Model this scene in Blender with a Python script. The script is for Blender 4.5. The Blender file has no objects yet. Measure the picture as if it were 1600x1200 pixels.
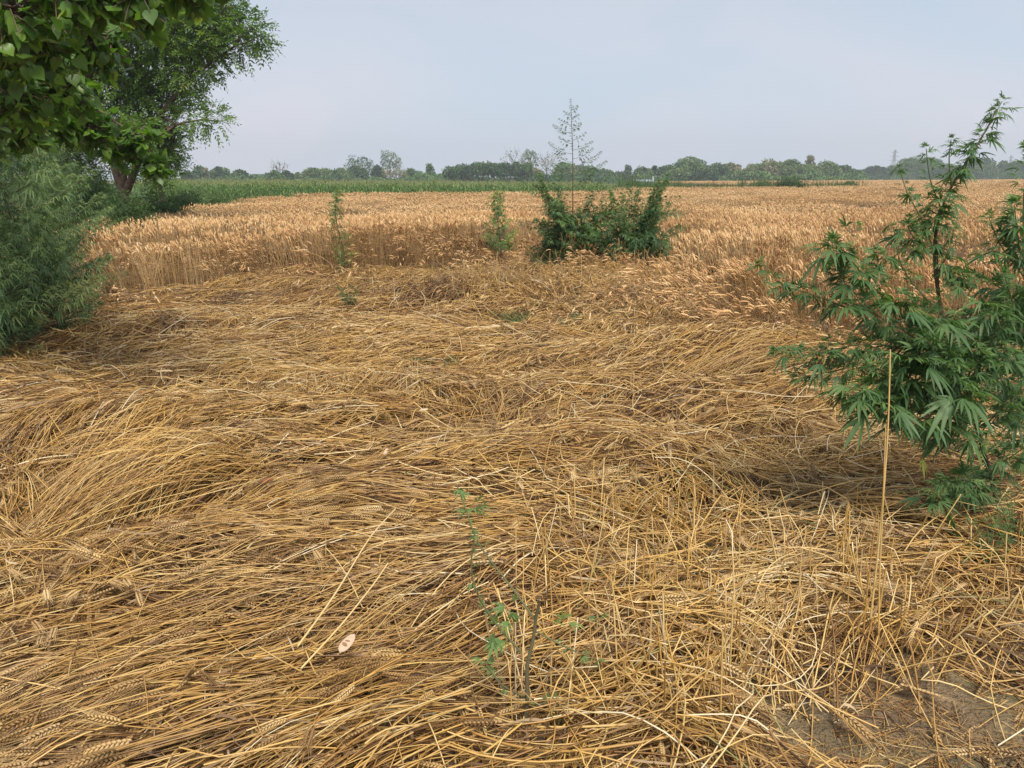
import bpy, math
import numpy as np
from mathutils import Matrix, Vector

S = bpy.context.scene
RNG = np.random.default_rng(11)

# ------------------------------------------------------------------ camera
CAM_H, PITCH, ROLL, FPX = 1.6, math.radians(15.0), math.radians(0.3), 1203.0
cam = bpy.data.cameras.new('camera'); cam_o = bpy.data.objects.new('camera', cam)
S.collection.objects.link(cam_o); S.camera = cam_o
cam.sensor_fit = 'HORIZONTAL'; cam.sensor_width = 36.0; cam.lens = 36.0 * FPX / 1600.0
cam.clip_start = 0.05; cam.clip_end = 5000
FW = np.array([0, math.cos(PITCH), -math.sin(PITCH)])
U0 = np.array([0, math.sin(PITCH), math.cos(PITCH)]); R0 = np.array([1.0, 0, 0])
RT = R0 * math.cos(ROLL) - U0 * math.sin(ROLL)
UP = R0 * math.sin(ROLL) + U0 * math.cos(ROLL)
EYE = np.array([0, 0, CAM_H])
M = Matrix.Identity(4)
for i in range(3):
    M[i][0], M[i][1], M[i][2], M[i][3] = RT[i], UP[i], -FW[i], EYE[i]
cam_o.matrix_world = M

# ------------------------------------------------------------------ sky, sun, exposure
SUN_EL, SUN_AZ = math.radians(56), math.radians(164)     # azimuth clockwise from +Y
w = bpy.data.worlds.new('World'); S.world = w; w.use_nodes = True
nt = w.node_tree; N, L = nt.nodes, nt.links
bg = N['Background']
sky = N.new('ShaderNodeTexSky'); sky.sky_type = 'NISHITA'; sky.sun_disc = False
sky.sun_elevation = SUN_EL; sky.sun_rotation = SUN_AZ
sky.air_density = 1.2; sky.dust_density = 4.0; sky.ozone_density = 1.5
# thin high cloud veil over the blue
tc = N.new('ShaderNodeTexCoord')
mp = N.new('ShaderNodeMapping'); mp.inputs['Scale'].default_value = (1.0, 1.0, 2.6)
L.new(tc.outputs['Generated'], mp.inputs['Vector'])
nz = N.new('ShaderNodeTexNoise'); nz.inputs['Scale'].default_value = 2.6; nz.inputs['Detail'].default_value = 5
nz.inputs['Roughness'].default_value = 0.5; nz.inputs['Distortion'].default_value = 0.4
L.new(mp.outputs['Vector'], nz.inputs['Vector'])
rp = N.new('ShaderNodeValToRGB')
rp.color_ramp.elements[0].position = 0.32; rp.color_ramp.elements[0].color = (5.45, 6.5, 7.8, 1)
rp.color_ramp.elements[1].position = 0.72; rp.color_ramp.elements[1].color = (6.85, 6.95, 7.8, 1)
L.new(nz.outputs['Fac'], rp.inputs['Fac'])
mx = N.new('ShaderNodeMix'); mx.data_type = 'RGBA'; mx.inputs['Factor'].default_value = 0.86
L.new(sky.outputs['Color'], mx.inputs['A']); L.new(rp.outputs['Color'], mx.inputs['B'])
# the air is brighter towards the horizon
sx = N.new('ShaderNodeSeparateXYZ'); L.new(tc.outputs['Generated'], sx.inputs[0])
hr = N.new('ShaderNodeMapRange'); hr.inputs['From Min'].default_value = 0.0; hr.inputs['From Max'].default_value = 0.28
hr.inputs['To Min'].default_value = 1.22; hr.inputs['To Max'].default_value = 1.0
L.new(sx.outputs['Z'], hr.inputs['Value'])
vm = N.new('ShaderNodeVectorMath'); vm.operation = 'SCALE'; L.new(mx.outputs['Result'], vm.inputs[0]); L.new(hr.outputs['Result'], vm.inputs['Scale'])
L.new(vm.outputs['Vector'], bg.inputs['Color']); bg.inputs['Strength'].default_value = 0.085

sun = bpy.data.lights.new('sun', 'SUN'); sun.energy = 4.3; sun.angle = math.radians(22); sun.color = (1, 0.94, 0.84)
sun_o = bpy.data.objects.new('sun', sun); S.collection.objects.link(sun_o)
sd = Vector((math.sin(SUN_AZ) * math.cos(SUN_EL), math.cos(SUN_AZ) * math.cos(SUN_EL), math.sin(SUN_EL)))
sun_o.rotation_euler = sd.to_track_quat('Z', 'Y').to_euler(); sun_o.location = sd * 60
S.view_settings.view_transform = 'Standard'; S.view_settings.look = 'None'
S.view_settings.exposure = 0.27; S.view_settings.gamma = 1.0
S.cycles.max_bounces = 6; S.cycles.diffuse_bounces = 3; S.cycles.glossy_bounces = 2
S.cycles.transmission_bounces = 3; S.cycles.transparent_max_bounces = 8; S.cycles.volume_bounces = 0

# ------------------------------------------------------------------ pixel -> world helpers
def ray(px, py):
    px = np.asarray(px, float); py = np.asarray(py, float)
    d = FW + ((px - 800) / FPX)[..., None] * RT + ((600 - py) / FPX)[..., None] * UP
    return d
def gp(px, py, z=0.0):
    d = ray(px, py); t = (z - CAM_H) / d[..., 2]
    return EYE + d * t[..., None]
def at(px, py, y):
    d = ray(px, py)
    return EYE + d * (np.asarray(y, float) / d[..., 1])[..., None]
def proj(P):
    v = P - EYE; k = v @ FW
    return np.stack([800 + FPX * (v @ RT) / k, 600 - FPX * (v @ UP) / k], -1)
def norm(v):
    return v / np.maximum(np.linalg.norm(v, axis=-1, keepdims=True), 1e-9)

def vnoise(x, y, seed=0):
    x = np.asarray(x, float); y = np.asarray(y, float)
    xi = np.floor(x).astype(np.int64); yi = np.floor(y).astype(np.int64)
    fx = x - xi; fy = y - yi; fx = fx * fx * (3 - 2 * fx); fy = fy * fy * (3 - 2 * fy)
    def h(a, b):
        n = (a * 374761393 + b * 668265263 + seed * 974634541) & 0xffffffff
        n = ((n ^ (n >> 13)) * 1274126177) & 0xffffffff
        n = n ^ (n >> 16)
        return (n & 0xffff) / 32767.5 - 1
    return ((h(xi, yi) * (1 - fx) + h(xi + 1, yi) * fx) * (1 - fy) + (h(xi, yi + 1) * (1 - fx) + h(xi + 1, yi + 1) * fx) * fy)
def fbm(x, y, seed=0, o=3):
    a = 0; s = 1.0
    for i in range(o):
        a = a + s * vnoise(x * 2 ** i, y * 2 ** i, seed + i); s *= 0.5
    return a

# ------------------------------------------------------------------ mesh building
class MB:
    def __init__(s): s.V = []; s.R = []; s.F = []; s.n = 0
    def add(s, V, F, rnd=0.5, mat=0):
        V = np.asarray(V, np.float32).reshape(-1, 3); F = np.asarray(F, np.int64)
        r = np.broadcast_to(np.asarray(rnd, np.float32), (len(V),))
        s.V.append(V); s.R.append(r); s.F.append((F + s.n, mat)); s.n += len(V)
    def build(s, name, mats, parent=None, smooth=True):
        me = bpy.data.meshes.new(name)
        V = np.concatenate(s.V); R = np.concatenate(s.R)
        lv, ls, lm = [], [], []
        for F, m in s.F:
            lv.append(F.ravel()); ls.append(np.full(len(F), F.shape[1], np.int32)); lm.append(np.full(len(F), m, np.int32))
        lv = np.concatenate(lv).astype(np.int32); ls = np.concatenate(ls); lm = np.concatenate(lm)
        me.vertices.add(len(V)); me.vertices.foreach_set('co', V.ravel())
        me.loops.add(len(lv)); me.loops.foreach_set('vertex_index', lv)
        me.polygons.add(len(ls))
        st = np.concatenate([[0], np.cumsum(ls)[:-1]]).astype(np.int32)
        me.polygons.foreach_set('loop_start', st)
        me.polygons.foreach_set('material_index', lm)
        me.polygons.foreach_set('use_smooth', np.full(len(ls), smooth, bool))
        a = me.attributes.new('rnd', 'FLOAT', 'POINT'); a.data.foreach_set('value', R)
        for m in (mats if isinstance(mats, (list, tuple)) else [mats]): me.materials.append(m)
        me.update(calc_edges=True)
        o = bpy.data.objects.new(name, me); S.collection.objects.link(o)
        if parent is not None:
            o.parent = parent; o.matrix_parent_inverse = Matrix.Translation(-parent.location) 
        return o

def tag(o, label=None, cat=None, group=None, kind=None):
    if label: o['label'] = label
    if cat: o['category'] = cat
    if group: o['group'] = group
    if kind: o['kind'] = kind
    return o
def empty(name, loc):
    o = bpy.data.objects.new(name, None); S.collection.objects.link(o)
    o.location = Vector([float(c) for c in loc]); o.empty_display_size = 0.2
    return o

def tube_mesh(P, Rad, sides=3, rng=RNG):
    """P [N,K,3], Rad [N,K] -> verts, quads"""
    n, k, _ = P.shape
    T = np.empty_like(P); T[:, 1:-1] = P[:, 2:] - P[:, :-2]; T[:, 0] = P[:, 1] - P[:, 0]; T[:, -1] = P[:, -1] - P[:, -2]
    T = norm(T); mt = norm(P[:, -1] - P[:, 0] + 1e-6)
    ref = np.where(np.abs(mt[:, 2:3]) < 0.8, np.array([[0, 0, 1.0]]), np.array([[1.0, 0.2, 0]]))
    A = norm(np.cross(T, ref[:, None, :])); B = np.cross(T, A)
    ph = rng.uniform(0, 6.28, (n, 1, 1)) + np.arange(sides) * (2 * math.pi / sides)
    V = P[:, :, None, :] + Rad[:, :, None, None] * (np.cos(ph)[..., None] * A[:, :, None, :] + np.sin(ph)[..., None] * B[:, :, None, :])
    idx = np.arange(n * k * sides).reshape(n, k, sides); nx = np.roll(idx, -1, axis=2)
    Q = np.stack([idx[:, :-1], nx[:, :-1], nx[:, 1:], idx[:, 1:]], -1).reshape(-1, 4)
    return V.reshape(-1, 3), Q
def ribbon_mesh(P, Wd, Sd):
    """P [N,K,3], Wd [N,K] half widths, Sd [N,K,3] side vectors"""
    n, k, _ = P.shape
    V = np.stack([P - Wd[..., None] * Sd, P + Wd[..., None] * Sd], 2)
    idx = np.arange(n * k * 2).reshape(n, k, 2)
    Q = np.stack([idx[:, :-1, 0], idx[:, :-1, 1], idx[:, 1:, 1], idx[:, 1:, 0]], -1).reshape(-1, 4)
    return V.reshape(-1, 3), Q
def rep(r, per): return np.repeat(np.asarray(r, np.float32), per)

# ------------------------------------------------------------------ materials
def ramp_mat(name, stops, rough=0.6, spec=0.3, noise=0.0, nscale=8.0, transl=0.0, attr='rnd', tcol=None, bump=0.0, weather=None):
    m = bpy.data.materials.new(name); m.use_nodes = True
    nt = m.node_tree; N, L = nt.nodes, nt.links; b = N['Principled BSDF']
    at_ = N.new('ShaderNodeAttribute'); at_.attribute_name = attr
    r = N.new('ShaderNodeValToRGB'); e = r.color_ramp.elements
    while len(e) < len(stops): e.new(0.5)
    for i, (p, c) in enumerate(stops): e[i].position = p; e[i].color = (*c, 1)
    fac = at_.outputs['Fac']
    if noise:
        tc = N.new('ShaderNodeTexCoord'); nz = N.new('ShaderNodeTexNoise')
        nz.inputs['Scale'].default_value = nscale; nz.inputs['Detail'].default_value = 3
        L.new(tc.outputs['Object'], nz.inputs['Vector'])
        ma = N.new('ShaderNodeMath'); ma.operation = 'MULTIPLY_ADD'; ma.inputs[1].default_value = noise
        L.new(nz.outputs['Fac'], ma.inputs[0]); L.new(fac, ma.inputs[2])
        mb = N.new('ShaderNodeMath'); mb.operation = 'SUBTRACT'; mb.inputs[1].default_value = noise * 0.5
        L.new(ma.outputs[0], mb.inputs[0]); fac = mb.outputs[0]
        if bump:
            bp = N.new('ShaderNodeBump'); bp.inputs['Strength'].default_value = bump; bp.inputs['Distance'].default_value = 0.02
            L.new(nz.outputs['Fac'], bp.inputs['Height']); L.new(bp.outputs['Normal'], b.inputs['Normal'])
    L.new(fac, r.inputs['Fac']); col = r.outputs['Color']
    if weather:                                       # patches weathered to a greyer beige
        t2 = N.new('ShaderNodeTexCoord'); z2 = N.new('ShaderNodeTexNoise'); z2.inputs['Scale'].default_value = 2.4; z2.inputs['Detail'].default_value = 6; z2.inputs['Roughness'].default_value = .75
        L.new(t2.outputs['Object'], z2.inputs['Vector']); m2 = N.new('ShaderNodeMapRange'); m2.inputs['From Min'].default_value = .44; m2.inputs['From Max'].default_value = .66; m2.inputs['To Max'].default_value = weather
        L.new(z2.outputs['Fac'], m2.inputs['Value'])
        hs = N.new('ShaderNodeHueSaturation'); hs.inputs['Saturation'].default_value = .6; hs.inputs['Value'].default_value = .86; hs.inputs['Hue'].default_value = .502
        L.new(col, hs.inputs['Color']); L.new(m2.outputs['Result'], hs.inputs['Fac']); col = hs.outputs['Color']
    L.new(col, b.inputs['Base Color'])
    b.inputs['Roughness'].default_value = rough; b.inputs['Specular IOR Level'].default_value = spec
    if transl:
        t = N.new('ShaderNodeBsdfTranslucent'); mixs = N.new('ShaderNodeMixShader'); mixs.inputs[0].default_value = transl
        if tcol:
            h = N.new('ShaderNodeMix'); h.data_type = 'RGBA'; h.blend_type = 'MULTIPLY'; h.inputs['Factor'].default_value = 1.0
            L.new(r.outputs['Color'], h.inputs['A']); h.inputs['B'].default_value = (*tcol, 1); L.new(h.outputs['Result'], t.inputs['Color'])
        else: L.new(r.outputs['Color'], t.inputs['Color'])
        L.new(b.outputs[0], mixs.inputs[1]); L.new(t.outputs[0], mixs.inputs[2]); L.new(mixs.outputs[0], N['Material Output'].inputs['Surface'])
    return m

STRAW = [(0.0, (0.06, 0.028, 0.012)), (0.2, (0.18, 0.085, 0.026)), (0.45, (0.39, 0.21, 0.054)), (0.7, (0.57, 0.355, 0.10)), (0.88, (0.66, 0.48, 0.21)), (1.0, (0.74, 0.62, 0.4))]
M_straw = ramp_mat('wheat_straw', STRAW, 0.42, 0.45, 0.16, 22, weather=.3)
M_ear = ramp_mat('wheat_ear', [(0, (0.15, 0.08, 0.03)), (0.4, (0.36, 0.21, 0.078)), (0.7, (0.50, 0.33, 0.135)), (1, (0.64, 0.46, 0.23))], 0.6, 0.25, 0.1, 60, weather=.4)
M_blade = ramp_mat('dry_leaf_blade', [(0, (0.10, 0.06, 0.035)), (0.5, (0.30, 0.19, 0.10)), (1, (0.54, 0.42, 0.27))], 0.7, 0.2, 0.15, 40, transl=0.2)
M_green = ramp_mat('greenish_straw', [(0, (0.10, 0.13, 0.04)), (0.5, (0.22, 0.24, 0.08)), (1, (0.40, 0.38, 0.17))], 0.5, 0.3)
M_thatch_shade = ramp_mat('straw_litter_shade', [(0.2, (0.045, 0.026, 0.014)), (0.5, (0.10, 0.06, 0.03)), (0.8, (0.2, 0.125, 0.06))], 0.9, 0.1, 0.8, 25, bump=0.5)  # litter brown, darkened so the colour carries the shade between stems
M_goldear = ramp_mat('ripe_ear', [(0, (.26, .135, .055)), (.4, (.52, .30, .13)), (.7, (.68, .44, .21)), (1, (.78, .58, .34))], .65, .2, .1, 60)
M_gold = ramp_mat('ripe_wheat', [(0, (0.2, 0.10, 0.04)), (0.3, (0.40, 0.235, 0.09)), (0.6, (0.54, 0.36, 0.165)), (1, (0.68, 0.52, 0.3))], 0.6, 0.25, 0.1, 30)

# ------------------------------------------------------------------ the lie of the land: standing front, lodged mat
FRONT = gp(np.array([-500, 60, 180, 260, 420, 560, 700, 780, 840, 900, 990, 1060, 1110, 1190, 1300, 1420, 1560, 2000.]),
           np.array([540, 505, 458, 442, 438, 437, 430, 415, 425, 440, 455, 475, 515, 548, 560, 575, 590, 640.]))[:, :2]
def front_y(x):                                    # y of the standing front at that x
    o = np.argsort(FRONT[:, 0]); return np.interp(x, FRONT[o, 0], FRONT[o, 1])
def front_d(x, y):                                 # > 0 behind the front (inside the standing wheat), wobbling
    x = np.asarray(x, float); y = np.asarray(y, float); sh = x.shape; x = x.ravel(); y = y.ravel()
    d2 = np.full(len(x), 1e9)
    for (ax, ay), (bx, by) in zip(FRONT[:-1], FRONT[1:]):
        vx, vy = bx - ax, by - ay; t = np.clip(((x - ax) * vx + (y - ay) * vy) / (vx * vx + vy * vy), 0, 1)
        d2 = np.minimum(d2, (x - ax - t * vx) ** 2 + (y - ay - t * vy) ** 2)
    d = np.sqrt(d2) * np.sign(y - front_y(x)) + 0.26 * fbm(x * 1.1, y * 0.8, 5)
    return d.reshape(sh)
MOUNDS = [(170, 680, 1.2, .38, .24), (150, 815, .34, .22, -.2), (330, 850, .5, .2, .09), (280, 655, .4, .1, -.1), (60, 600, .9, .5, .10), (620, 612, .75, .35, .12), (1150, 556, 1.0, .5, .24), (1030, 600, 1.1, .4, .06),
          (880, 450, 1.7, 1.4, .26), (720, 470, 1.4, .9, .13), (350, 520, 1.6, .8, .1), (1010, 770, .5, .35, .08), (870, 730, .7, .25, .07),
          (380, 720, .5, .18, .08), (980, 690, .8, .3, .08), (1180, 940, .45, .3, .06), (480, 600, .8, .3, -.05), (820, 570, 1.2, .4, -.05),
          (1130, 700, .6, .3, -.06), (260, 640, .7, .3, -.08), (1100, 590, .7, .15, -.08)]
_mp = [(gp(a, b, .15), rx, ry, h) for a, b, rx, ry, h in MOUNDS]
SOIL = [(gp(a, b, 0.0), r) for a, b, r in ((1390, 1130, .16), (1330, 1180, .2), (1450, 1190, .2), (1560, 1170, .16), (1640, 1220, .3))]
def soilness(x, y):
    s = np.zeros_like(x)
    for c, r in SOIL:
        s = np.maximum(s, 1 - np.hypot(x - c[0], y - c[1]) / (1.6 * r))
    return np.clip(s * 2.2 + 0.35 * vnoise(x * 6, y * 6, 9) * (s > 0), 0, 1)
def Hmat(x, y):
    h = 0.12 + 0.062 * vnoise(x / .8, y / .55, 1) + 0.03 * vnoise(x / .33, y / .25, 2) + 0.012 * vnoise(x / .12, y / .1, 3)
    for c, rx, ry, a in _mp:
        h = h + a * np.exp(-((x - c[0]) / rx) ** 2 - ((y - c[1]) / ry) ** 2)
    return np.maximum(h * (1 - soilness(x, y)), 0.012)

# direction in which the fallen stems point (root -> ear), read at places on the ground: px, py, dx, dy, scatter
FLOW = np.array([(200, 1050, -1, .35, .13), (60, 1150, -1, .4, .13), (450, 1150, -1, .4, .15), (300, 900, -1, .1, .13), (600, 1000, -1, .35, .2), (500, 850, -1, .15, .2), (700, 820, -1, .1, .25),
    (200, 780, -1, .5, .2), (60, 800, .9, .5, .2), (100, 850, 1, .45, .2), (100, 665, -1, .2, .25), (60, 590, -.9, -.5, .4), (280, 630, -.3, 1, .7), (450, 700, -1, .2, .3), (330, 740, -1, .45, .2),
    (650, 620, .1, 1, .55), (900, 600, -1, .1, .5), (1000, 540, -1, .25, .3), (1150, 550, -1, .4, .2), (1200, 600, -1, .2, .2), (1000, 680, -1, .4, .5), (1150, 720, -1, -.2, 1.1), (1250, 660, -.6, .5, 1.0),
    (850, 800, -1, -.2, .7), (1000, 850, 1, -.5, .8), (900, 950, 1, -.25, .5), (760, 1000, -1, .3, .4), (1100, 900, 1, -.3, .55), (1300, 850, 1, -.1, .6), (1450, 900, -1, .3, .8), (1200, 1050, 1, -.4, 1.0),
    (850, 1100, -.8, .5, .7), (1000, 1150, .4, .8, 1.1), (1500, 1000, -.5, 1, .8), (1350, 1000, 1, -.4, .8), (300, 480, -1, .1, .6), (450, 500, -1, .2, .7), (600, 455, -1, .4, .4), (740, 450, -.8, .8, .25), (850, 470, .2, 1, .35),
    (980, 460, .2, 1, .35), (1050, 480, -.4, 1, .3), (1120, 520, -1, .4, .2), (700, 540, -1, .05, .5), (500, 560, -1, .1, .3), (150, 520, -.6, .6, .8), (1400, 620, -1, .1, .3), (1500, 780, -1, .1, .6)], float)
_a = gp(FLOW[:, 0], FLOW[:, 1], .12); _b = gp(FLOW[:, 0] + 6 * FLOW[:, 2], FLOW[:, 1] + 6 * FLOW[:, 3], .12)
_dir = norm((_b - _a)[:, :2]); _u = np.stack([_a[:, 0] / _a[:, 1], 1.1 * np.log(_a[:, 1])], -1)
def flow(x, y):
    u = np.stack([x / np.maximum(y, .5), 1.1 * np.log(np.maximum(y, .5))], -1)
    D2 = ((u[:, None, :] - _u[None]) ** 2).sum(-1) + 0.0012
    W = D2 ** -2.0; W /= W.sum(1, keepdims=True)
    v = W @ _dir; return np.arctan2(v[:, 1], v[:, 0]), W @ FLOW[:, 4]

def ear_axis(p, t, Ln, droop, g):
    return lambda u: (p[:, None] + Ln[:, None, None] * (t[:, None] * u[None, :, None] + 0.5 * droop[:, None, None] * g[:, None] * u[None, :, None] ** 2))
def add_ears(mb, p, t, Ln, droop, rnd, lod, mat, rng, g=None, fat=1.0):
    """wheat ears: p base points, t unit tangents; two rows of spikelets with awns"""
    n = len(p)
    if n == 0: return
    g = np.tile(np.array([[0, 0, -1.0]]), (n, 1)) if g is None else g
    s = norm(np.cross(t, rng.normal(size=(n, 3)))); q = np.cross(t, s)
    def place(tu, ts, tq):                           # template coordinates: u along, s and q across (in ear widths)
        k = len(tu)
        ax = ear_axis(p, t, Ln, droop, g)(np.asarray(tu))
        wd = 0.0082 * fat * (Ln / 0.09)
        return ax + wd[:, None, None] * (s[:, None] * np.asarray(ts)[None, :, None] + q[:, None] * np.asarray(tq)[None, :, None])
    if lod == 0:
        U, A, B, F, aw = [], [], [], [], []
        ns = 9
        for i in range(2 * ns + 1):
            sg = 1 if i % 2 else -1
            u0 = 0.9 * i / (2 * ns); sc = 0.75 + 0.35 * math.sin(math.pi * min(1, u0 + .18))
            if i == 2 * ns: sg = 0
            b = len(U)
            for (du, ds, dq) in ((0, .12, 0), (.07, .35, .55), (.075, 1.0, 0), (.07, .35, -.55), (.065, .05, 0), (.155, .95, 0)):
                U.append(u0 + du); A.append(sg * ds * sc); B.append(dq * sc * (1 if sg else 1.2))
            F += [(b, b + 1, b + 2), (b, b + 2, b + 3), (b, b + 3, b + 4), (b, b + 4, b + 1), (b + 5, b + 2, b + 1), (b + 5, b + 3, b + 2), (b + 5, b + 4, b + 3), (b + 5, b + 1, b + 4)]
            c = len(U)
            U += [u0 + .14, u0 + .14, u0 + .14 + .62]; A += [sg * .95 * sc - .06, sg * .95 * sc + .06, sg * (1.9 + .8 * ((i * 7) % 5) / 5)]; B += [-.03, .03, ((i * 5) % 7 - 3) * .35]
            F.append((c, c + 1, c + 2))
    elif lod == 1:
        U, A, B, F = [], [], [], []
        rings = [(0, .2), (.12, .8), (.24, .62), (.36, .95), (.48, .7), (.6, .95), (.72, .66), (.84, .75), (.97, .15)]
        for i, (u, r) in enumerate(rings):
            zz = .22 if i % 2 else -.22
            for a in range(4):
                U.append(u + (.03 if a % 2 else -.01)); A.append(r * (1.05 if a == 0 else -1.05 if a == 2 else 0) + zz * (r > .3)); B.append(r * (.7 if a == 1 else -.7 if a == 3 else 0))
            if i:
                o = (i - 1) * 4
                for a in range(4):
                    c, d = o + a, o + (a + 1) % 4; F += [(c, d, d + 4), (c, d + 4, c + 4)]
        for i in range(7):
            c = len(U); u = .15 + .12 * i; sg = 1 if i % 2 else -1
            U += [u, u, u + .7]; A += [sg * .8 - .09, sg * .8 + .09, sg * (1.6 + (i * 3 % 4) * .5)]; B += [-.05, .05, ((i * 5) % 7 - 3) * .5]; F.append((c, c + 1, c + 2))
    else:
        U = [0, .4, .4, .4, 1.0]; A = [0, .9, -.6, -.5, 0]; B = [0, 0, .7, -.7, 0]
        F = [(0, 1, 2), (0, 2, 3), (0, 3, 1), (4, 2, 1), (4, 3, 2), (4, 1, 3)]
        for i in range(3):
            c = len(U); U += [.5, .5, 1.5]; A += [-.12, .12, (-1.6, 0.2, 1.7)[i]]; B += [0, 0, (.8, -1.4, .6)[i]]; F.append((c, c + 1, c + 2))
    V = place(U, A, B); k = len(U)
    Fa = (np.array(F)[None] + (np.arange(n) * k)[:, None, None]).reshape(-1, 3)
    mb.add(V, Fa, rep(rnd, k), mat)

def stems_on_mat(n, x, y, ang, jit, rng, K=9, L0=.45, L1=.85, kink=.38, off=None, lock=None):
    """fallen stems that follow the flow over the mat; returns points [n,K,3]"""
    Ln = rng.uniform(L0, L1, n)
    lk = rng.random((n, 5)) if lock is None else lock                # stems of a lock share their lie
    g1 = (lk[:, 0] + lk[:, 1] + lk[:, 2] - 1.5) * 2
    th = ang + (.75 * g1 + .45 * rng.normal(size=n)) * jit
    cv = ((lk[:, 1] - .5) * 3 + .4 * rng.normal(size=n)) * (.25 + .5 * jit)   # curvature over the stem
    off = (0.05 - 0.15 * lk[:, 3] ** 1.2 - .04 * rng.random(n)) if off is None else off
    dz = (lk[:, 4] - .5) * .09 + rng.normal(size=n) * .014
    x = x - np.cos(th) * Ln * .5; y = y - np.sin(th) * Ln * .5
    P = np.empty((n, K, 3)); cx, cy = x.copy(), y.copy()
    ks = rng.integers(2, K - 2, n); kk = rng.random(n) < kink; ka = rng.normal(size=n) * 1.15
    arch = np.abs(rng.normal(size=n)) * .03
    for k in range(K):
        u = k / (K - 1)
        P[:, k, 0] = cx; P[:, k, 1] = cy
        P[:, k, 2] = np.maximum(Hmat(cx, cy) + off + dz * (u - .5) * 2 + arch * math.sin(math.pi * u), .006)
        t2 = th + cv * (u - .3) + ka * (kk & (k >= ks))
        cx = cx + np.cos(t2) * Ln / (K - 1); cy = cy + np.sin(t2) * Ln / (K - 1)
    P[:, 1:-1, 2] = .25 * P[:, :-2, 2] + .5 * P[:, 1:-1, 2] + .25 * P[:, 2:, 2]
    return P

def in_view(x, y, m=.6):
    return np.abs(x) < .69 * y + m
def sample(y0, y1, dens, rng, m=.7):
    w1 = .69 * y1 + m; n = int(2 * w1 * (y1 - y0) * dens)
    x = rng.uniform(-w1, w1, n); y = rng.uniform(y0, y1, n); k = in_view(x, y, m)
    return x[k], y[k]

def tone_at(x, y):
    return .14 * fbm(x * .8, y * 1.1, 21) - .08 * np.clip((y - 6.2) / 2, 0, 1) + .05 * vnoise(x * 4, y * 5, 23)

# ------------------------------------------------------------------ ground
def make_ground():
    def axis(a, b, step, far, g=1.25):
        v = list(np.arange(a, b + 1e-6, step)); s = step; p = b
        while p < far: s *= g; p += s; v.append(p)
        s = step; p = a; pre = []
        while p > -far: s *= g; p -= s; pre.append(p)
        return np.array(pre[::-1] + v)
    X = axis(-3, 3.2, .045, 1500); Y = axis(1.0, 4.2, .045, 1500)
    gx, gy = np.meshgrid(X, Y); f = np.clip(1 - np.hypot(gx, gy - 3) / 60, 0, 1)
    z = f * (.018 * fbm(gx * 1.2, gy * 1.2, 31) + .014 * fbm(gx * 5, gy * 5, 35) + .011 * fbm(gx * 13, gy * 13, 39))
    nx, ny = len(X), len(Y); i = np.arange(nx * ny).reshape(ny, nx)
    Q = np.stack([i[:-1, :-1], i[:-1, 1:], i[1:, 1:], i[1:, :-1]], -1).reshape(-1, 4)
    mb = MB(); mb.add(np.stack([gx, gy, z], -1), Q, .5)
    rng = np.random.default_rng(13); n = 2600; q = gp(rng.uniform(1150, 1680, n), rng.uniform(1040, 1230, n)); k = soilness(q[:, 0], q[:, 1]) > .05; q = q[k]; n = len(q)   # clods and crumbs
    th = np.arange(6) * math.pi / 3; T = np.array([(0, 0, .8)] + [(math.cos(t), math.sin(t), .15 * (-1) ** i) for i, t in enumerate(th)] + [(0, 0, -.5)])
    r = .0025 + .011 * rng.random(n) ** 4; Vc = q[:, None] + r[:, None, None] * T[None] * rng.uniform(.6, 1.35, (n, 8, 1)) + np.array([0, 0, .004])
    Fc = np.array([(0, i + 1, (i + 1) % 6 + 1) for i in range(6)] + [(7, (i + 1) % 6 + 1, i + 1) for i in range(6)]); mb.add(Vc, (Fc[None] + (np.arange(n) * 8)[:, None, None]).reshape(-1, 3), .5)
    m = bpy.data.materials.new('dry_soil'); m.use_nodes = True
    N, L = m.node_tree.nodes, m.node_tree.links; b = N['Principled BSDF']
    tc = N.new('ShaderNodeTexCoord')
    def noise(sc, det=6): 
        z = N.new('ShaderNodeTexNoise'); z.inputs['Scale'].default_value = sc; z.inputs['Detail'].default_value = det
        L.new(tc.outputs['Object'], z.inputs['Vector']); return z
    n1, n2, n3 = noise(2.6), noise(14), noise(90, 3)
    r = N.new('ShaderNodeValToRGB'); e = r.color_ramp.elements
    e[0].position = .3; e[0].color = (.12, .075, .038, 1); e[1].position = .7; e[1].color = (.30, .21, .115, 1)
    L.new(n2.outputs['Fac'], r.inputs['Fac'])
    mg = N.new('ShaderNodeMix'); mg.data_type = 'RGBA'; r2 = N.new('ShaderNodeValToRGB')
    r2.color_ramp.elements[0].position = .5; r2.color_ramp.elements[1].position = .68
    L.new(n1.outputs['Fac'], r2.inputs['Fac']); L.new(r2.outputs['Color'], mg.inputs['Factor'])
    L.new(r.outputs['Color'], mg.inputs['A']); mg.inputs['B'].default_value = (.19, .155, .075, 1)
    L.new(mg.outputs['Result'], b.inputs['Base Color']); b.inputs['Roughness'].default_value = .95
    ad = N.new('ShaderNodeMath'); ad.operation = 'ADD'; L.new(n2.outputs['Fac'], ad.inputs[0]); L.new(n3.outputs['Fac'], ad.inputs[1])
    bp = N.new('ShaderNodeBump'); bp.inputs['Strength'].default_value = 1.0; bp.inputs['Distance'].default_value = .03
    L.new(ad.outputs[0], bp.inputs['Height']); L.new(bp.outputs['Normal'], b.inputs['Normal'])
    o = mb.build('ground', m); tag(o, 'bare grey brown soil showing under the straw and between the fields', 'ground', kind='structure')
make_ground()

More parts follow.
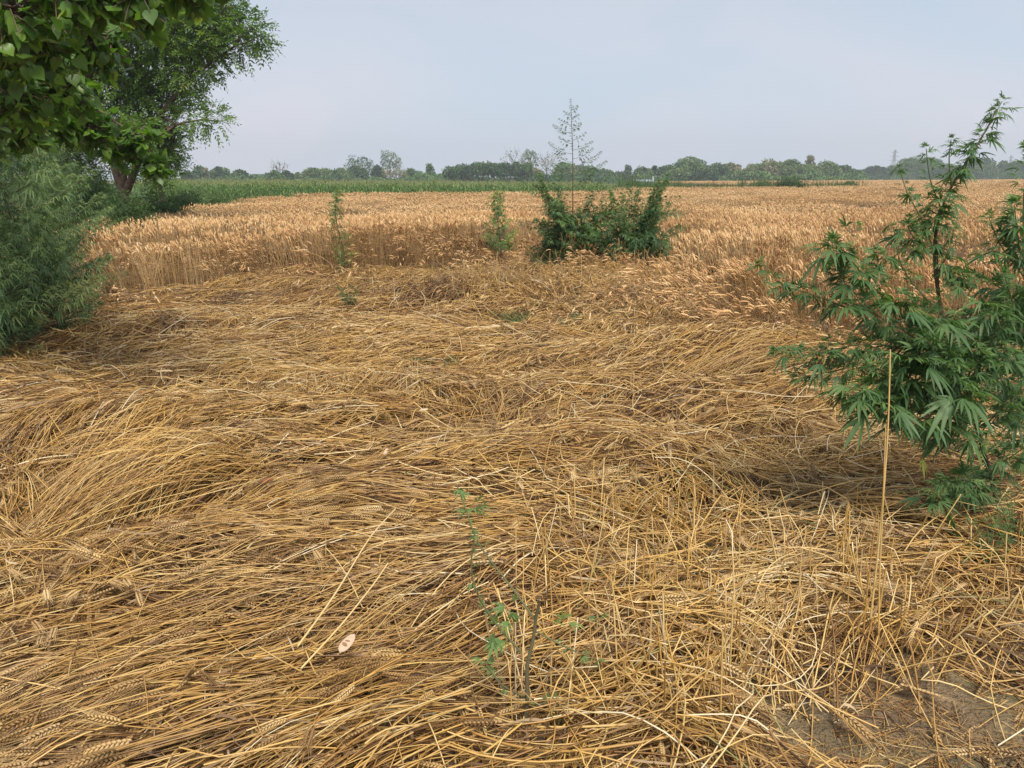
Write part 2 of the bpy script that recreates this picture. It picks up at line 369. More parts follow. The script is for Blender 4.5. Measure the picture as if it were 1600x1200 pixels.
# ------------------------------------------------------------------ lodged wheat (flattened straw)
def make_lodged():
    rng = np.random.default_rng(3); mb = MB()
    # thatch of litter below the stems, its colour darkened to shade the gaps
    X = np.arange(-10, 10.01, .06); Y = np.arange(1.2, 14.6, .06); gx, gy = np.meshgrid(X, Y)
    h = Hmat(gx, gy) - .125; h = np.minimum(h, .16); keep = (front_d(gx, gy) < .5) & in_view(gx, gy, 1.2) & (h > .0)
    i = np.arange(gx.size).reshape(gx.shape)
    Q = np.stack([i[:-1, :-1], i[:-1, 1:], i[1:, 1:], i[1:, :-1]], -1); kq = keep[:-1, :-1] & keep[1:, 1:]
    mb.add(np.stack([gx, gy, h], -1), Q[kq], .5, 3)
    for (y0, y1, dens, K, rad, lod) in ((1.05, 3.2, 580, 10, .0027, 0), (3.2, 5.2, 500, 9, .0028, 0), (5.2, 8.5, 430, 8, .0028, 1), (8.5, 14.5, 290, 7, .0034, 1)):
        cx, cy = sample(y0, y1, dens / 16, rng, 1.0); nl = len(cx)
        j = rng.integers(0, nl, nl * 16); fl, _ = flow(cx, cy); fl = fl[j]; lock = rng.random((nl, 5))[j]
        al, ac = rng.normal(size=len(j)) * .13, rng.normal(size=len(j)) * .035
        x = cx[j] + np.cos(fl) * al - np.sin(fl) * ac; y = cy[j] + np.sin(fl) * al + np.cos(fl) * ac
        k = (front_d(x, y) < .1) & (rng.random(len(x)) > soilness(x, y) * .97)
        x, y, lock = x[k], y[k], lock[k]; ang, jit = flow(x, y); n = len(x)
        ang = ang + .35 * fbm(x * 1.1, y * 1.1, 41) * (.4 + jit) + .5 * vnoise(x * 3.5, y * 3.5, 44) * jit
        P = stems_on_mat(n, x, y, ang, .07 + jit * .85, rng, K, lock=lock)
        keep = soilness(P[:, -1, 0], P[:, -1, 1]) < rng.random(n) * 1.3 
        P = P[keep]; jit = jit[keep]; lock = lock[keep]; n = len(P)
        tone = np.clip(rng.normal(.27, .17, n) + .40 * lock[:, 2] + tone_at(P[:, 0, 0], P[:, 0, 1]), .05, 1)
        rr = rad * rng.uniform(.55, 1.4, n)
        Rad = rr[:, None] * np.linspace(1.15, .8, K)[None]
        V, Qd = tube_mesh(P, Rad, 3, rng); mb.add(V, Qd, rep(tone, K * 3), 0)
        # ears
        e = rng.random(n) < np.clip(.95 - .45 * jit, .3, .95)
        t = norm(norm(P[e, -1] - P[e, -2]) + np.array([0, 0, .12]) * rng.random((e.sum(), 1))); ne = e.sum()
        add_ears(mb, P[e, -1] + np.array([0, 0, .008]), t, rng.uniform(.085, .12, ne), rng.uniform(-.05, .35, ne), np.clip(rng.normal(.55, .2, ne) + tone_at(P[e, -1, 0], P[e, -1, 1]), 0, 1), lod, 1, rng, fat=1.0 if lod == 0 else 1.15)
        # dry leaf blades
        nb = int(n * .95); j = rng.integers(0, n, nb); s0 = rng.integers(1, K - 2, nb)
        base = P[j, s0]; dirn = norm(P[j, s0 + 1] - P[j, s0]); a = rng.normal(size=nb) * .8
        d2 = np.stack([dirn[:, 0] * np.cos(a) - dirn[:, 1] * np.sin(a), dirn[:, 0] * np.sin(a) + dirn[:, 1] * np.cos(a), rng.normal(size=nb) * .25], -1)
        Lb = rng.uniform(.06, .2, nb); kb = 5; u = np.linspace(0, 1, kb)
        cvv = rng.normal(size=(nb, 3)) * .5; cvv[:, 2] -= .3
        B = base[:, None] + Lb[:, None, None] * (d2[:, None] * u[None, :, None] + cvv[:, None] * (u ** 2)[None, :, None])
        B[..., 2] = np.maximum(B[..., 2], .008)
        side = norm(np.cross(d2, rng.normal(size=(nb, 3))))[:, None] + u[None, :, None] * rng.normal(size=(nb, 1, 3)) * .8
        W = rng.uniform(.0015, .0052, nb)[:, None] * np.array([.8, 1, .9, .6, .15])[None]
        V, Qd = ribbon_mesh(B, W, norm(side)); mb.add(V, Qd, rep(np.clip(rng.normal(.45, .25, nb), 0, 1), kb * 2), 2)
    # ears that ended up on top of the mat, where the crop went down all one way
    for y0, y1, dens, lod in ((1.1, 4.2, 240, 0), (4.2, 7, 120, 1), (7, 13, 80, 1)):
        x, y = sample(y0, y1, dens, rng); ang, jit = flow(x, y)
        k = (front_d(x, y) < 0) & (rng.random(len(x)) < np.clip(1.15 - 1.6 * jit, .12, 1)) & (soilness(x, y) < .1) & (vnoise(x * 2.2, y * 2.2, 46) > -.55)
        x, y, ang, jit = x[k], y[k], ang[k], jit[k]; n = len(x)
        P = stems_on_mat(n, x, y, ang + .35 * vnoise(x * 3, y * 3, 45), .1 + jit * .7, rng, 8, .4, .7, .15, off=rng.uniform(.012, .05, n))
        V, Qd = tube_mesh(P, np.repeat(rng.uniform(.0015, .0027, n)[:, None], 8, 1), 3, rng); mb.add(V, Qd, rep(np.clip(rng.normal(.55, .17, n), 0, 1), 24), 0)
        add_ears(mb, P[:, -1], norm(P[:, -1] - P[:, -2]), rng.uniform(.065, .125, n), rng.uniform(0, .5, n), np.clip(rng.normal(.46, .2, n), 0, 1), lod, 1, rng, fat=.98 if lod == 0 else 1.15)
    # bundles that arch over a hollow, their ears hanging down on the far side
    for (rx, ry, rw, x0, x1, ya, yb, n, ap) in ((370, 732, 45, 20, 270, 765, 850, 300, .27), (330, 690, 60, -20, 200, 690, 740, 220, .20), (1265, 560, 40, 1030, 1190, 560, 606, 220, .30)):
        a = gp(rx + rng.normal(size=n) * rw, ry + rng.normal(size=n) * rw * .25, .1); ex = rng.random(n); b = gp(x0 + (x1 - x0) * ex, ya + (yb - ya) * np.clip(.75 - .6 * ex + .3 * rng.normal(size=n), 0, 1), .1); u = np.linspace(0, 1, 10)
        P = a[:, None] + (b - a)[:, None] * u[None, :, None]; sd = np.stack([-(b - a)[:, 1], (b - a)[:, 0]], -1)
        P[..., :2] += sd[:, None] * (np.sin(np.pi * u)[None] * (rng.normal(size=n) * .12 + .10)[:, None])[..., None]
        P[..., 2] = .07 + rng.uniform(0, .05, n)[:, None] + (ap * rng.uniform(.45, 1.1, n))[:, None] * np.sin(np.pi * u ** 1.15)[None]
        V, Qd = tube_mesh(P, np.repeat(rng.uniform(.0017, .0028, n)[:, None], 10, 1), 3, rng); mb.add(V, Qd, rep(np.clip(rng.normal(.58, .17, n), 0, 1), 30), 0)
        add_ears(mb, P[:, -1], norm(P[:, -1] - P[:, -2]), rng.uniform(.08, .12, n), rng.uniform(.1, .7, n), np.clip(rng.normal(.55, .18, n), 0, 1), 0 if rx < 900 else 1, 1, rng)
    # loose pale straws lying on top, every which way
    x, y = sample(1.2, 9, 60, rng); ang, jit = flow(x, y)
    k = (front_d(x, y) < 0) & (rng.random(len(x)) < .12 + jit) & (soilness(x, y) < .5 + .5 * rng.random(len(x))); x, y, ang, jit = x[k], y[k], ang[k], jit[k]; n = len(x)
    P = stems_on_mat(n, x, y, ang, .5 + jit * .8, rng, 8, .12, .6, .5, off=rng.uniform(.02, .06, n))
    P[..., 2] += rng.normal(size=(n, 1)) * .05 * np.linspace(0, 1, 8)[None]; P[..., 2] = np.maximum(P[..., 2], .012)
    V, Qd = tube_mesh(P, np.repeat(rng.uniform(.0018, .0028, n)[:, None], 8, 1), 4, rng)
    mb.add(V, Qd, rep(np.clip(rng.normal(.76, .15, n), 0, 1), 32), 0)
    # bits of short broken straw and chaff, densest on the trampled ground
    x, y = sample(1.2, 4.2, 1500, rng); k = (rng.random(len(x)) < .18 + .95 * soilness(x, y)) & (x > -.2); x, y = x[k], y[k]; n = len(x)
    a = rng.uniform(0, 6.28, n); Ln = rng.uniform(.02, .16, n)
    u = np.linspace(-.5, .5, 3); z = np.where(soilness(x, y) > .3, .012, Hmat(x, y)) + rng.uniform(0, .012, n)
    P = np.stack([x[:, None] + np.cos(a)[:, None] * u * Ln[:, None], y[:, None] + np.sin(a)[:, None] * u * Ln[:, None], z[:, None] + np.abs(rng.normal(size=(n, 1))) * .012 * (u + .5)], -1)
    V, Qd = tube_mesh(P, np.repeat(rng.uniform(.0007, .0017, n)[:, None], 3, 1), 3, rng); mb.add(V, Qd, rep(np.clip(rng.normal(.35, .25, n), 0, 1), 9), 0)
    # patches of short snapped straws standing on end
    for pcx, pcy, rx, ry, n, hh in ((640, 625, .55, .16, 420, .16), (470, 640, .35, .14, 200, .15), (1215, 705, .3, .16, 150, .17), (1040, 800, .16, .12, 120, .2), (720, 470, .9, .45, 420, .25), (960, 470, 1.0, .5, 420, .33), (1000, 560, .6, .25, 90, .2)):
        c = gp(pcx, pcy, .12); x = c[0] + rng.normal(size=n) * rx; y = c[1] + rng.normal(size=n) * ry; a = rng.uniform(0, 6.28, n) * .35 + 3.6 + .8 * vnoise(x * 3, y * 3, 77); le = np.clip(.7 + .45 * rng.normal(size=n), .05, 1.4); Ln = hh * rng.uniform(.5, 1.3, n); u = np.linspace(0, 1, 4)
        z0 = Hmat(x, y) - .03; lt = le[:, None] * (.6 + .5 * u)
        P = np.stack([x[:, None] + np.cos(a)[:, None] * Ln[:, None] * u * np.sin(lt), y[:, None] + np.sin(a)[:, None] * Ln[:, None] * u * np.sin(lt), z0[:, None] + Ln[:, None] * u * np.cos(lt)], -1)
        V, Qd = tube_mesh(P, np.repeat(rng.uniform(.0018, .0028, n)[:, None], 4, 1), 3, rng); mb.add(V, Qd, rep(np.clip(rng.normal(.75, .15, n), 0, 1), 12), 0)
    # upright stubble and bent greenish stems near the trampled corner
    n = 900; px = rng.uniform(800, 1620, n); py = rng.uniform(840, 1180, n); g = gp(px, py); x, y = g[:, 0], g[:, 1]
    k = soilness(x, y) < .25; x, y = x[k], y[k]; n = len(x)
    Ln = rng.uniform(.1, .42, n); a = rng.uniform(0, 6.28, n); le = np.abs(rng.normal(size=n)) * .55; u = np.linspace(0, 1, 6)
    bend = (rng.random(n) < .5) * rng.uniform(.3, 1.6, n); kp = rng.uniform(.45, .8, n)
    uu = np.maximum(u[None] - kp[:, None], 0)
    hz = Ln[:, None] * (np.sin(le)[:, None] * u + bend[:, None] * uu); zz = .02 + Ln[:, None] * (np.cos(le)[:, None] * u - .9 * bend[:, None] * uu)
    P = np.stack([x[:, None] + np.cos(a)[:, None] * hz, y[:, None] + np.sin(a)[:, None] * hz, np.maximum(zz, .01)], -1)
    V, Qd = tube_mesh(P, np.repeat(rng.uniform(.0017, .0030, n)[:, None], 6, 1), 4, rng)
    gr = rng.random(n) < .16
    mb.add(V, Qd, rep(np.clip(rng.normal(.7, .15, n), 0, 1), 24), 0)
    x, y = sample(1.5, 3.6, 10, rng); k = (x > .2) & (soilness(x, y) < .3); x, y = x[k], y[k]; n = len(x)
    P = stems_on_mat(n, x, y, rng.uniform(0, 6.28, n), .6, rng, 7, .2, .5, .4, off=rng.uniform(0, .05, n))
    V, Qd = tube_mesh(P, np.repeat(rng.uniform(.0015, .0024, n)[:, None], 7, 1), 4, rng); mb.add(V, Qd, rep(rng.random(n), 28), 4)
    o = mb.build('lodged_wheat', [M_straw, M_ear, M_blade, M_thatch_shade, M_green])
    tag(o, 'flattened golden wheat straw lying in swirls across the foreground', 'straw', kind='stuff')
make_lodged()

# ------------------------------------------------------------------ standing wheat
LEFT_EDGE = np.array([(-7.2, 7), (-7.8, 13), (-8.6, 17), (-9.4, 23), (-11.2, 33), (-12.5, 60)])
def field_ok(x, y):
    far = np.where(x < 3.2, 46.5, 66.0); far = np.where(x > 26, 150, far)
    bund = (x < 4) & (y > 36.2) & (y < 38.6)
    return (front_d(x, y) > 0) & (x > np.interp(y, LEFT_EDGE[:, 1], LEFT_EDGE[:, 0]) + .3 * vnoise(y * .8, y * 0, 8)) & (y < far + 1.2 * vnoise(x * .5, x * 0, 3)) & ~bund
def make_standing():
    rng = np.random.default_rng(5); mb = MB()
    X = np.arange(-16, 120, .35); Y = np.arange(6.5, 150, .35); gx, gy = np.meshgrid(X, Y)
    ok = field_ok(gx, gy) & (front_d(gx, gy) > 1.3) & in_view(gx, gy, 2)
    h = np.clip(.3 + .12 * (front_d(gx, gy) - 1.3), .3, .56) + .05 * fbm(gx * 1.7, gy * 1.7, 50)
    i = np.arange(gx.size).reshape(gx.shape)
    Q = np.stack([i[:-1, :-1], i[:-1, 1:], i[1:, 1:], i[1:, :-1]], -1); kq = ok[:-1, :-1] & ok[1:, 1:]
    mb.add(np.stack([gx, gy, h], -1), Q[kq], .4, 2)  # filler sheet under the ears, in the darkened litter colour
    bands = ((6.5, 16.5, 200, 'skirt'), (6.5, 16.5, 210, 'front'), (6.5, 20, 150, 1), (20, 38, 75, 2), (37, 70, 30, 3), (70, 150, 7, 4))
    for y0, y1, dens, kind in bands:
        x, y = sample(y0, y1, dens, rng, 1.0); skirt = kind == 'skirt'; fd = front_d(x, y)
        if skirt: kind = 'front'
        ok = field_ok(x, y) if not skirt else (fd > np.where(x > -1, -1.9, -1.15)) & (fd < .4) & (rng.random(len(x)) < np.clip(.42 + .75 * vnoise(x * .8, y * .8, 68) + .25 * (x > -1) + .45 * (x < -4), 0, 1) * np.clip((fd + np.where(x > -1, 1.9, 1.15)) / np.where(x > -1, 1.5, .6), .12, 1)) & (x > np.interp(y, LEFT_EDGE[:, 1], LEFT_EDGE[:, 0]))
        ok &= (fd < 1.6) if kind == 'front' else ((fd >= 1.6) | (y > 19))
        if kind in (3, 4): ok &= (rng.random(len(x)) < .999)
        x, y, fd = x[ok], y[ok], fd[ok]; n = len(x)
        hgt = .74 + .06 * fbm(x * .6, y * .6, 60) - .34 * np.clip(fbm(x * .5 + 7, y * .3, 70) - .3, 0, 1) - .3 * np.clip(.7 - fd, 0, 1) * np.clip(.3 + vnoise(x * .9, 0 * x, 73), 0, 1) + .035 * rng.normal(size=n)
        sc = {'front': 1, 1: 1.1, 2: 1.5, 3: 2.2, 4: 4.0}[kind]
        wind = 2.6 + 1.6 * fbm(x * .35, y * .35, 61) + rng.normal(size=n) * .8
        lean = np.abs(.14 + .20 * fbm(x * .9, y * .9, 63) + rng.normal(size=n) * .10)
        if kind == 'front':
            fr = np.clip(1 - fd / .9, 0, 1)                                  # the outermost stems fall outwards
            out = -math.pi / 2 - .55 * (x > 1.6) + .9 * vnoise(x * .9, y * .2, 64) + rng.normal(size=n) * .5
            fal = np.clip(.6 + .6 * vnoise(x * .6, y * .15, 67) + .3 * (x > -2.2) + .3 * (x < -5), .2, 1)
            wind = np.where(rng.random(n) < fr * fal, out, wind); lean = np.minimum(lean + fr * fal * np.abs(rng.normal(size=n)) * .85, 1.25)
            if skirt: lean = np.clip(.78 - .32 * fd + .25 * vnoise(x * 1.2, y * 1.2, 72) + .25 * rng.normal(size=n), .2, 1.35); wind = out
        K = 7 if kind == 'front' else 4 if kind in (1, 2) else 2
        if kind == 'front':                                              # stems of a tuft lean together
            nl = n // 14 + 1; ci = rng.integers(0, n, nl); j = rng.integers(0, nl, n); q = rng.random(n) < .7
            x = np.where(q, x[ci][j] + rng.normal(size=n) * .045, x); y = np.where(q, y[ci][j] + rng.normal(size=n) * .045, y)
            wind = np.where(q, wind[ci][j] + rng.normal(size=n) * .25, wind); lean = np.where(q, lean[ci][j] * rng.uniform(.75, 1.25, n), lean); hgt = np.where(q, hgt[ci][j] + rng.normal(size=n) * .03, hgt)
        u = np.linspace(0 if kind == 'front' else .45 if kind in (1, 2) else .7, 1, K)
        U = np.linspace(0, 1, 19); th = 1.35 * lean[:, None] * (.25 + .75 * U[None] ** 1.2); sh = np.cumsum(np.sin(th), 1) / 19; sv = np.cumsum(np.cos(th), 1) / 19
        ii = np.clip(np.round(u * 18).astype(int), 0, 18); hz = hgt[:, None] * (sh[:, ii] - sh[:, :1]); zz = hgt[:, None] * 1.04 * (sv[:, ii] - sv[:, :1])
        P = np.stack([x[:, None] + np.cos(wind)[:, None] * hz, y[:, None] + np.sin(wind)[:, None] * hz, np.maximum(zz, .02)], -1)
        tone = np.clip(rng.normal(.5, .2, n) + .16 * fbm(x * .3, y * .5, 66) + (.18 * vnoise(x * 1.6, y * 1.6, 69) - .06 if kind == 'front' else 0), .03, 1)  # front stems a little browner, the wall's shade put into their tone
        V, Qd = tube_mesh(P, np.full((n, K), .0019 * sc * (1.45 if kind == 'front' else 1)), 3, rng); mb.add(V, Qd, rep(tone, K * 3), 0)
        t = norm(P[:, -1] - P[:, -2]); wv = np.stack([np.cos(wind), np.sin(wind), -1.0 + 0 * wind], -1)
        add_ears(mb, P[:, -1], t, rng.uniform(.075, .1, n) * (1 + .25 * (sc - 1)), rng.uniform(.1, 1.5, n), np.clip(rng.normal(.55, .18, n) + .15 * fbm(x * .3, y * .5, 66), 0, 1),
                 1 if kind in ('front', 1) else 2, 1, rng, g=norm(wv), fat=1.35 * sc ** .7)
        if kind in ('front', 1, 2):
            nb = int(n * (1.6 if kind == 'front' else .9 if kind != 2 else .5)); j = rng.integers(0, n, nb); f = rng.integers(0, K - 1, nb)
            base = P[j, f]; a = rng.uniform(0, 6.28, nb); d2 = np.stack([np.cos(a), np.sin(a), rng.uniform(.0, 1.2, nb)], -1)
            kb = 4; uu = np.linspace(0, 1, kb); Lb = rng.uniform(.08, .22, nb)
            B = base[:, None] + Lb[:, None, None] * (d2[:, None] * uu[None, :, None] + np.array([0, 0, -1.0])[None, None] * (uu ** 2)[None, :, None] * rng.uniform(.3, 1.3, nb)[:, None, None])
            side = norm(np.cross(d2, rng.normal(size=(nb, 3))))[:, None].repeat(kb, 1)
            V, Qd = ribbon_mesh(B, rng.uniform(.002, .004, nb)[:, None] * sc * np.array([.8, 1, .7, .1])[None], side); mb.add(V, Qd, rep(np.clip(rng.normal(.5, .2, nb), 0, 1), kb * 2), 3)
    o = mb.build('standing_wheat', [M_gold, M_goldear, M_thatch_shade, M_blade])
    tag(o, 'standing ripe golden wheat field stretching back to the trees', 'wheat', kind='stuff')
make_standing()

# ------------------------------------------------------------------ plant materials
HEMP = [(0, (.038, .080, .032)), (.35, (.068, .136, .05)), (.6, (.115, .195, .066)), (.8, (.16, .25, .075)), (.93, (.2, .28, .07)), (1, (.32, .34, .07))]
M_hemp = ramp_mat('hemp_leaf', HEMP, .5, .35, .08, 20, transl=.36, tcol=(1.3, 1.5, .7))
M_hempstem = ramp_mat('hemp_stem', [(0, (.07, .05, .035)), (.5, (.13, .10, .06)), (1, (.12, .16, .06))], .8, .2, .3, 30)
M_thicket = ramp_mat('thicket_leaf', [(0, (.026, .055, .024)), (.4, (.085, .15, .056)), (.75, (.17, .25, .085)), (1, (.25, .30, .10))], .55, .3, .08, 12, transl=.25, tcol=(1.2, 1.4, .8))
M_broad = ramp_mat('broad_leaf', [(0, (.04, .09, .022)), (.5, (.10, .19, .04)), (.85, (.17, .28, .05)), (1, (.29, .38, .065))], .38, .45, .1, 6, transl=.42, tcol=(1.5, 1.8, .5))
M_melia = ramp_mat('pinnate_leaf', [(0, (.06, .115, .033)), (.5, (.135, .225, .056)), (.85, (.19, .29, .07)), (1, (.27, .36, .08))], .5, .3, .1, 2, transl=.42, tcol=(1.4, 1.6, .6))
M_bark = ramp_mat('bark', [(.2, (.055, .04, .03)), (.5, (.12, .085, .065)), (.8, (.2, .15, .12))], .9, .15, .9, 9, bump=.8)
M_weed = ramp_mat('weed_leaf', [(0, (.03, .06, .02)), (.5, (.07, .13, .04)), (.85, (.14, .20, .07)), (1, (.28, .27, .12))], .6, .2, .1, 5, transl=.3, tcol=(1.3, 1.4, .7))
M_corn = ramp_mat('maize_leaf', [(0, (.04, .085, .025)), (.5, (.12, .215, .055)), (.85, (.25, .33, .10)), (1, (.36, .33, .17))], .5, .35, transl=.25, tcol=(1.2, 1.4, .6))

def leaflets(mb, q, e, s, Ln, wid, droop, rnd, mat=0, fold=.25, st=5):
    """lanceolate leaflets: q base, e direction, s side, all [N,3]"""
    n = len(q); u = np.linspace(0, 1, st)
    prof = np.sin(np.pi * np.clip(u, 0, 1) ** .8) ** .9; prof[0] = .12; prof[-1] = 0.02
    nrm = np.cross(e, s); g = np.array([0, 0, -1.0])
    C = q[:, None] + Ln[:, None, None] * (e[:, None] * u[None, :, None] + droop[:, None, None] * g[None, None] * (u ** 2)[None, :, None])
    W = (wid[:, None] * prof[None])[..., None]
    Lf = C - W * s[:, None] + fold * W * nrm[:, None]; Rg = C + W * s[:, None] + fold * W * nrm[:, None]
    V = np.stack([Lf, C, Rg], 2); i = np.arange(n * st * 3).reshape(n, st, 3)
    Q = np.concatenate([np.stack([i[:, :-1, a], i[:, :-1, a + 1], i[:, 1:, a + 1], i[:, 1:, a]], -1).reshape(-1, 4) for a in (0, 1)])
    mb.add(V, Q, rep(rnd, st * 3), mat)

def palmate(mb, p, d, size, rnd, rng, nl=7, droop=.35, wr=.075, mat=0, st=5):
    """hemp leaves: p node, d petiole direction"""
    n = len(p); size = np.broadcast_to(size, (n,))
    d = norm(d); s = norm(np.cross(d, np.array([0, 0, 1.0]) + .25 * rng.normal(size=(n, 3))))
    q = p + d * (size * .45)[:, None]; q[:, 2] -= size * .03
    m = (nl - 1) // 2
    for i in range(-m, m + 1):
        a = i * (1.9 / max(m, 1)) * .62 + rng.normal(size=n) * .08
        e = norm(np.cos(a)[:, None] * d + np.sin(a)[:, None] * s + np.array([0, 0, -.12])); sd = norm(np.cross(e, np.cross(d, s)) + .2 * rng.normal(size=(n, 3)))
        Ln = size * (1 - .17 * abs(i)) * rng.uniform(.9, 1.1, n)
        leaflets(mb, q, e, sd, Ln, Ln * wr * rng.uniform(.85, 1.2, n), droop * rng.uniform(.5, 1.5, n), rnd + rng.normal(size=n) * .03, mat, st=st)

def poly(pts, k):
    pts = np.asarray(pts, float); seg = np.linalg.norm(np.diff(pts, axis=0), axis=1); t = np.concatenate([[0], np.cumsum(seg)])
    u = np.linspace(0, t[-1], k); P = np.stack([np.interp(u, t, pts[:, c]) for c in range(3)], -1)
    for _ in range(2): P[1:-1] = .25 * P[:-2] + .5 * P[1:-1] + .25 * P[2:]
    return P, t[-1]

class Hemp:
    def __init__(s, name, label, base, rng, group=None, cat='hemp plant', leafmat=None):
        s.root = tag(empty(name, base), label, cat, group); s.st = MB(); s.lf = MB(); s.rng = rng; s.P = []; s.D = []; s.S = []; s.R = []; s.m = leafmat or M_hemp
    def stem(s, pts, r0, r1, tone=.4):
        P, Ln = poly(pts, max(5, 3 * len(pts)))
        V, Q = tube_mesh(P[None], np.linspace(r0, r1, len(P))[None], 6, s.rng); s.st.add(V, Q, tone); return P, Ln
    def shoot(s, pts, size, r0=.004, gap=.045, start=.15, tip=1.0, tone=.45, dens=2, upright=.15):
        """a leafy shoot: opposite leaves along it, shrinking into a tuft at the tip"""
        rng = s.rng; P, Ln = s.stem(pts, r0, r0 * .45, .8); n = max(3, int(Ln / gap)); k = len(P)
        u = np.linspace(start, 1, n) ** .85
        for i, v in enumerate(u):
            f = v * (k - 1); a = int(min(f, k - 2)); c = P[a] + (P[a + 1] - P[a]) * (f - a); T = norm(P[a + 1] - P[a])
            ph = i * 1.57 + rng.normal() * .5
            A = norm(np.cross(T, rng.normal(size=3) * .3 + np.array([.3, .2, 1]))); B = np.cross(T, A)
            for j in range(dens):
                th = ph + j * 2 * math.pi / dens
                dr = math.cos(th) * A + math.sin(th) * B + T * (.35 + .9 * v ** 3) + np.array([0, 0, upright])
                s.P.append(c); s.D.append(dr); s.S.append(size * (1 - .5 * v ** 2 * tip) * rng.uniform(.7, 1.15)); s.R.append(tone + .16 * v ** 3 + rng.normal() * .1)
        c = P[-1]; T = norm(P[-1] - P[-2])
        for j in range(5):
            s.P.append(c); s.D.append(T + rng.normal(size=3) * .55 + np.array([0, 0, .3])); s.S.append(size * .42 * rng.uniform(.7, 1.2)); s.R.append(tone + .25 + rng.normal() * .08)
    def done(s, nl=7, wr=.075, droop=.4, st=5):
        palmate(s.lf, np.array(s.P), np.array(s.D), np.array(s.S), np.clip(np.array(s.R), 0, 1), s.rng, nl, droop, wr, st=st)
        s.st.build('stem', M_hempstem, s.root); s.lf.build('foliage', s.m, s.root); return s.root

def wild_hemp(name, label, base, H, spread, size, rng, nb=22, gap=.07, lean=(0, 0), group=None, mat=None, nl=5, wr=.08, spire=0.0, low=.12, tone=.42, cat='hemp plant', droop=.45, dens=2):
    h = Hemp(name, label, base, rng, group, cat, mat); b = np.array(base, float)
    top = b + np.array([lean[0], lean[1], H]); Hb = H * (1 - spire)
    st = [b, b + (top - b) * .35 + rng.normal(size=3) * .03 * H * np.array([1, 1, 0]), b + (top - b) * .7 + rng.normal(size=3) * .03 * H * np.array([1, 1, 0]), top]
    P, Ln = h.stem(st, .006 * H + .003, .003, .3)
    for i in range(nb):
        v = low + (1 - low) * (i + .5) / nb * (1 - spire); c = P[int(v * (len(P) - 1))] + (P[min(int(v * (len(P) - 1)) + 1, len(P) - 1)] - P[int(v * (len(P) - 1))]) * (v * (len(P) - 1) % 1)
        az = i * 2.4 + rng.normal() * .3; f = v / max(1 - spire, .01)
        l = spread * (1 - .75 * max(f - .25, 0) / .75) * (.55 + .45 * min(f / .25, 1)) * rng.uniform(.65, 1.2)
        d = np.array([math.cos(az), math.sin(az), 0]); z = rng.uniform(.25, .6)
        h.shoot([c, c + d * l * .5 + np.array([0, 0, z * l * .35]), c + d * l + np.array([0, 0, z * l])], size * rng.uniform(.7, 1.2), .0025 * H, gap, .2, tone=tone + rng.normal() * .2, dens=dens)
    if spire:                                        # a bare flowering spire with short side sprays
        k0 = 1 - spire; m = 13
        for i in range(m):
            v = k0 + (1 - k0) * (i + .3) / m; c = P[0] * 0 + np.array([np.interp(v, np.linspace(0, 1, len(P)), P[:, a]) for a in range(3)])
            az = i * 2.4 + rng.normal() * .3; l = .43 * (1 - .85 * (i + .2) / m) * rng.uniform(.75, 1.1); d = np.array([math.cos(az), math.sin(az) * .8, 0])
            h.shoot([c, c + d * l * .6 + np.array([0, 0, .14 * l]), c + d * l + np.array([0, 0, .42 * l])], size * .42, .002, .05, .25, tone=.5)
    else: h.shoot([P[-4], P[-2], P[-1]], size * .7, .003, .04, 0, tone=tone + .1)
    h.done(nl, wr, droop, 4 if size < .09 else 5); return h.root

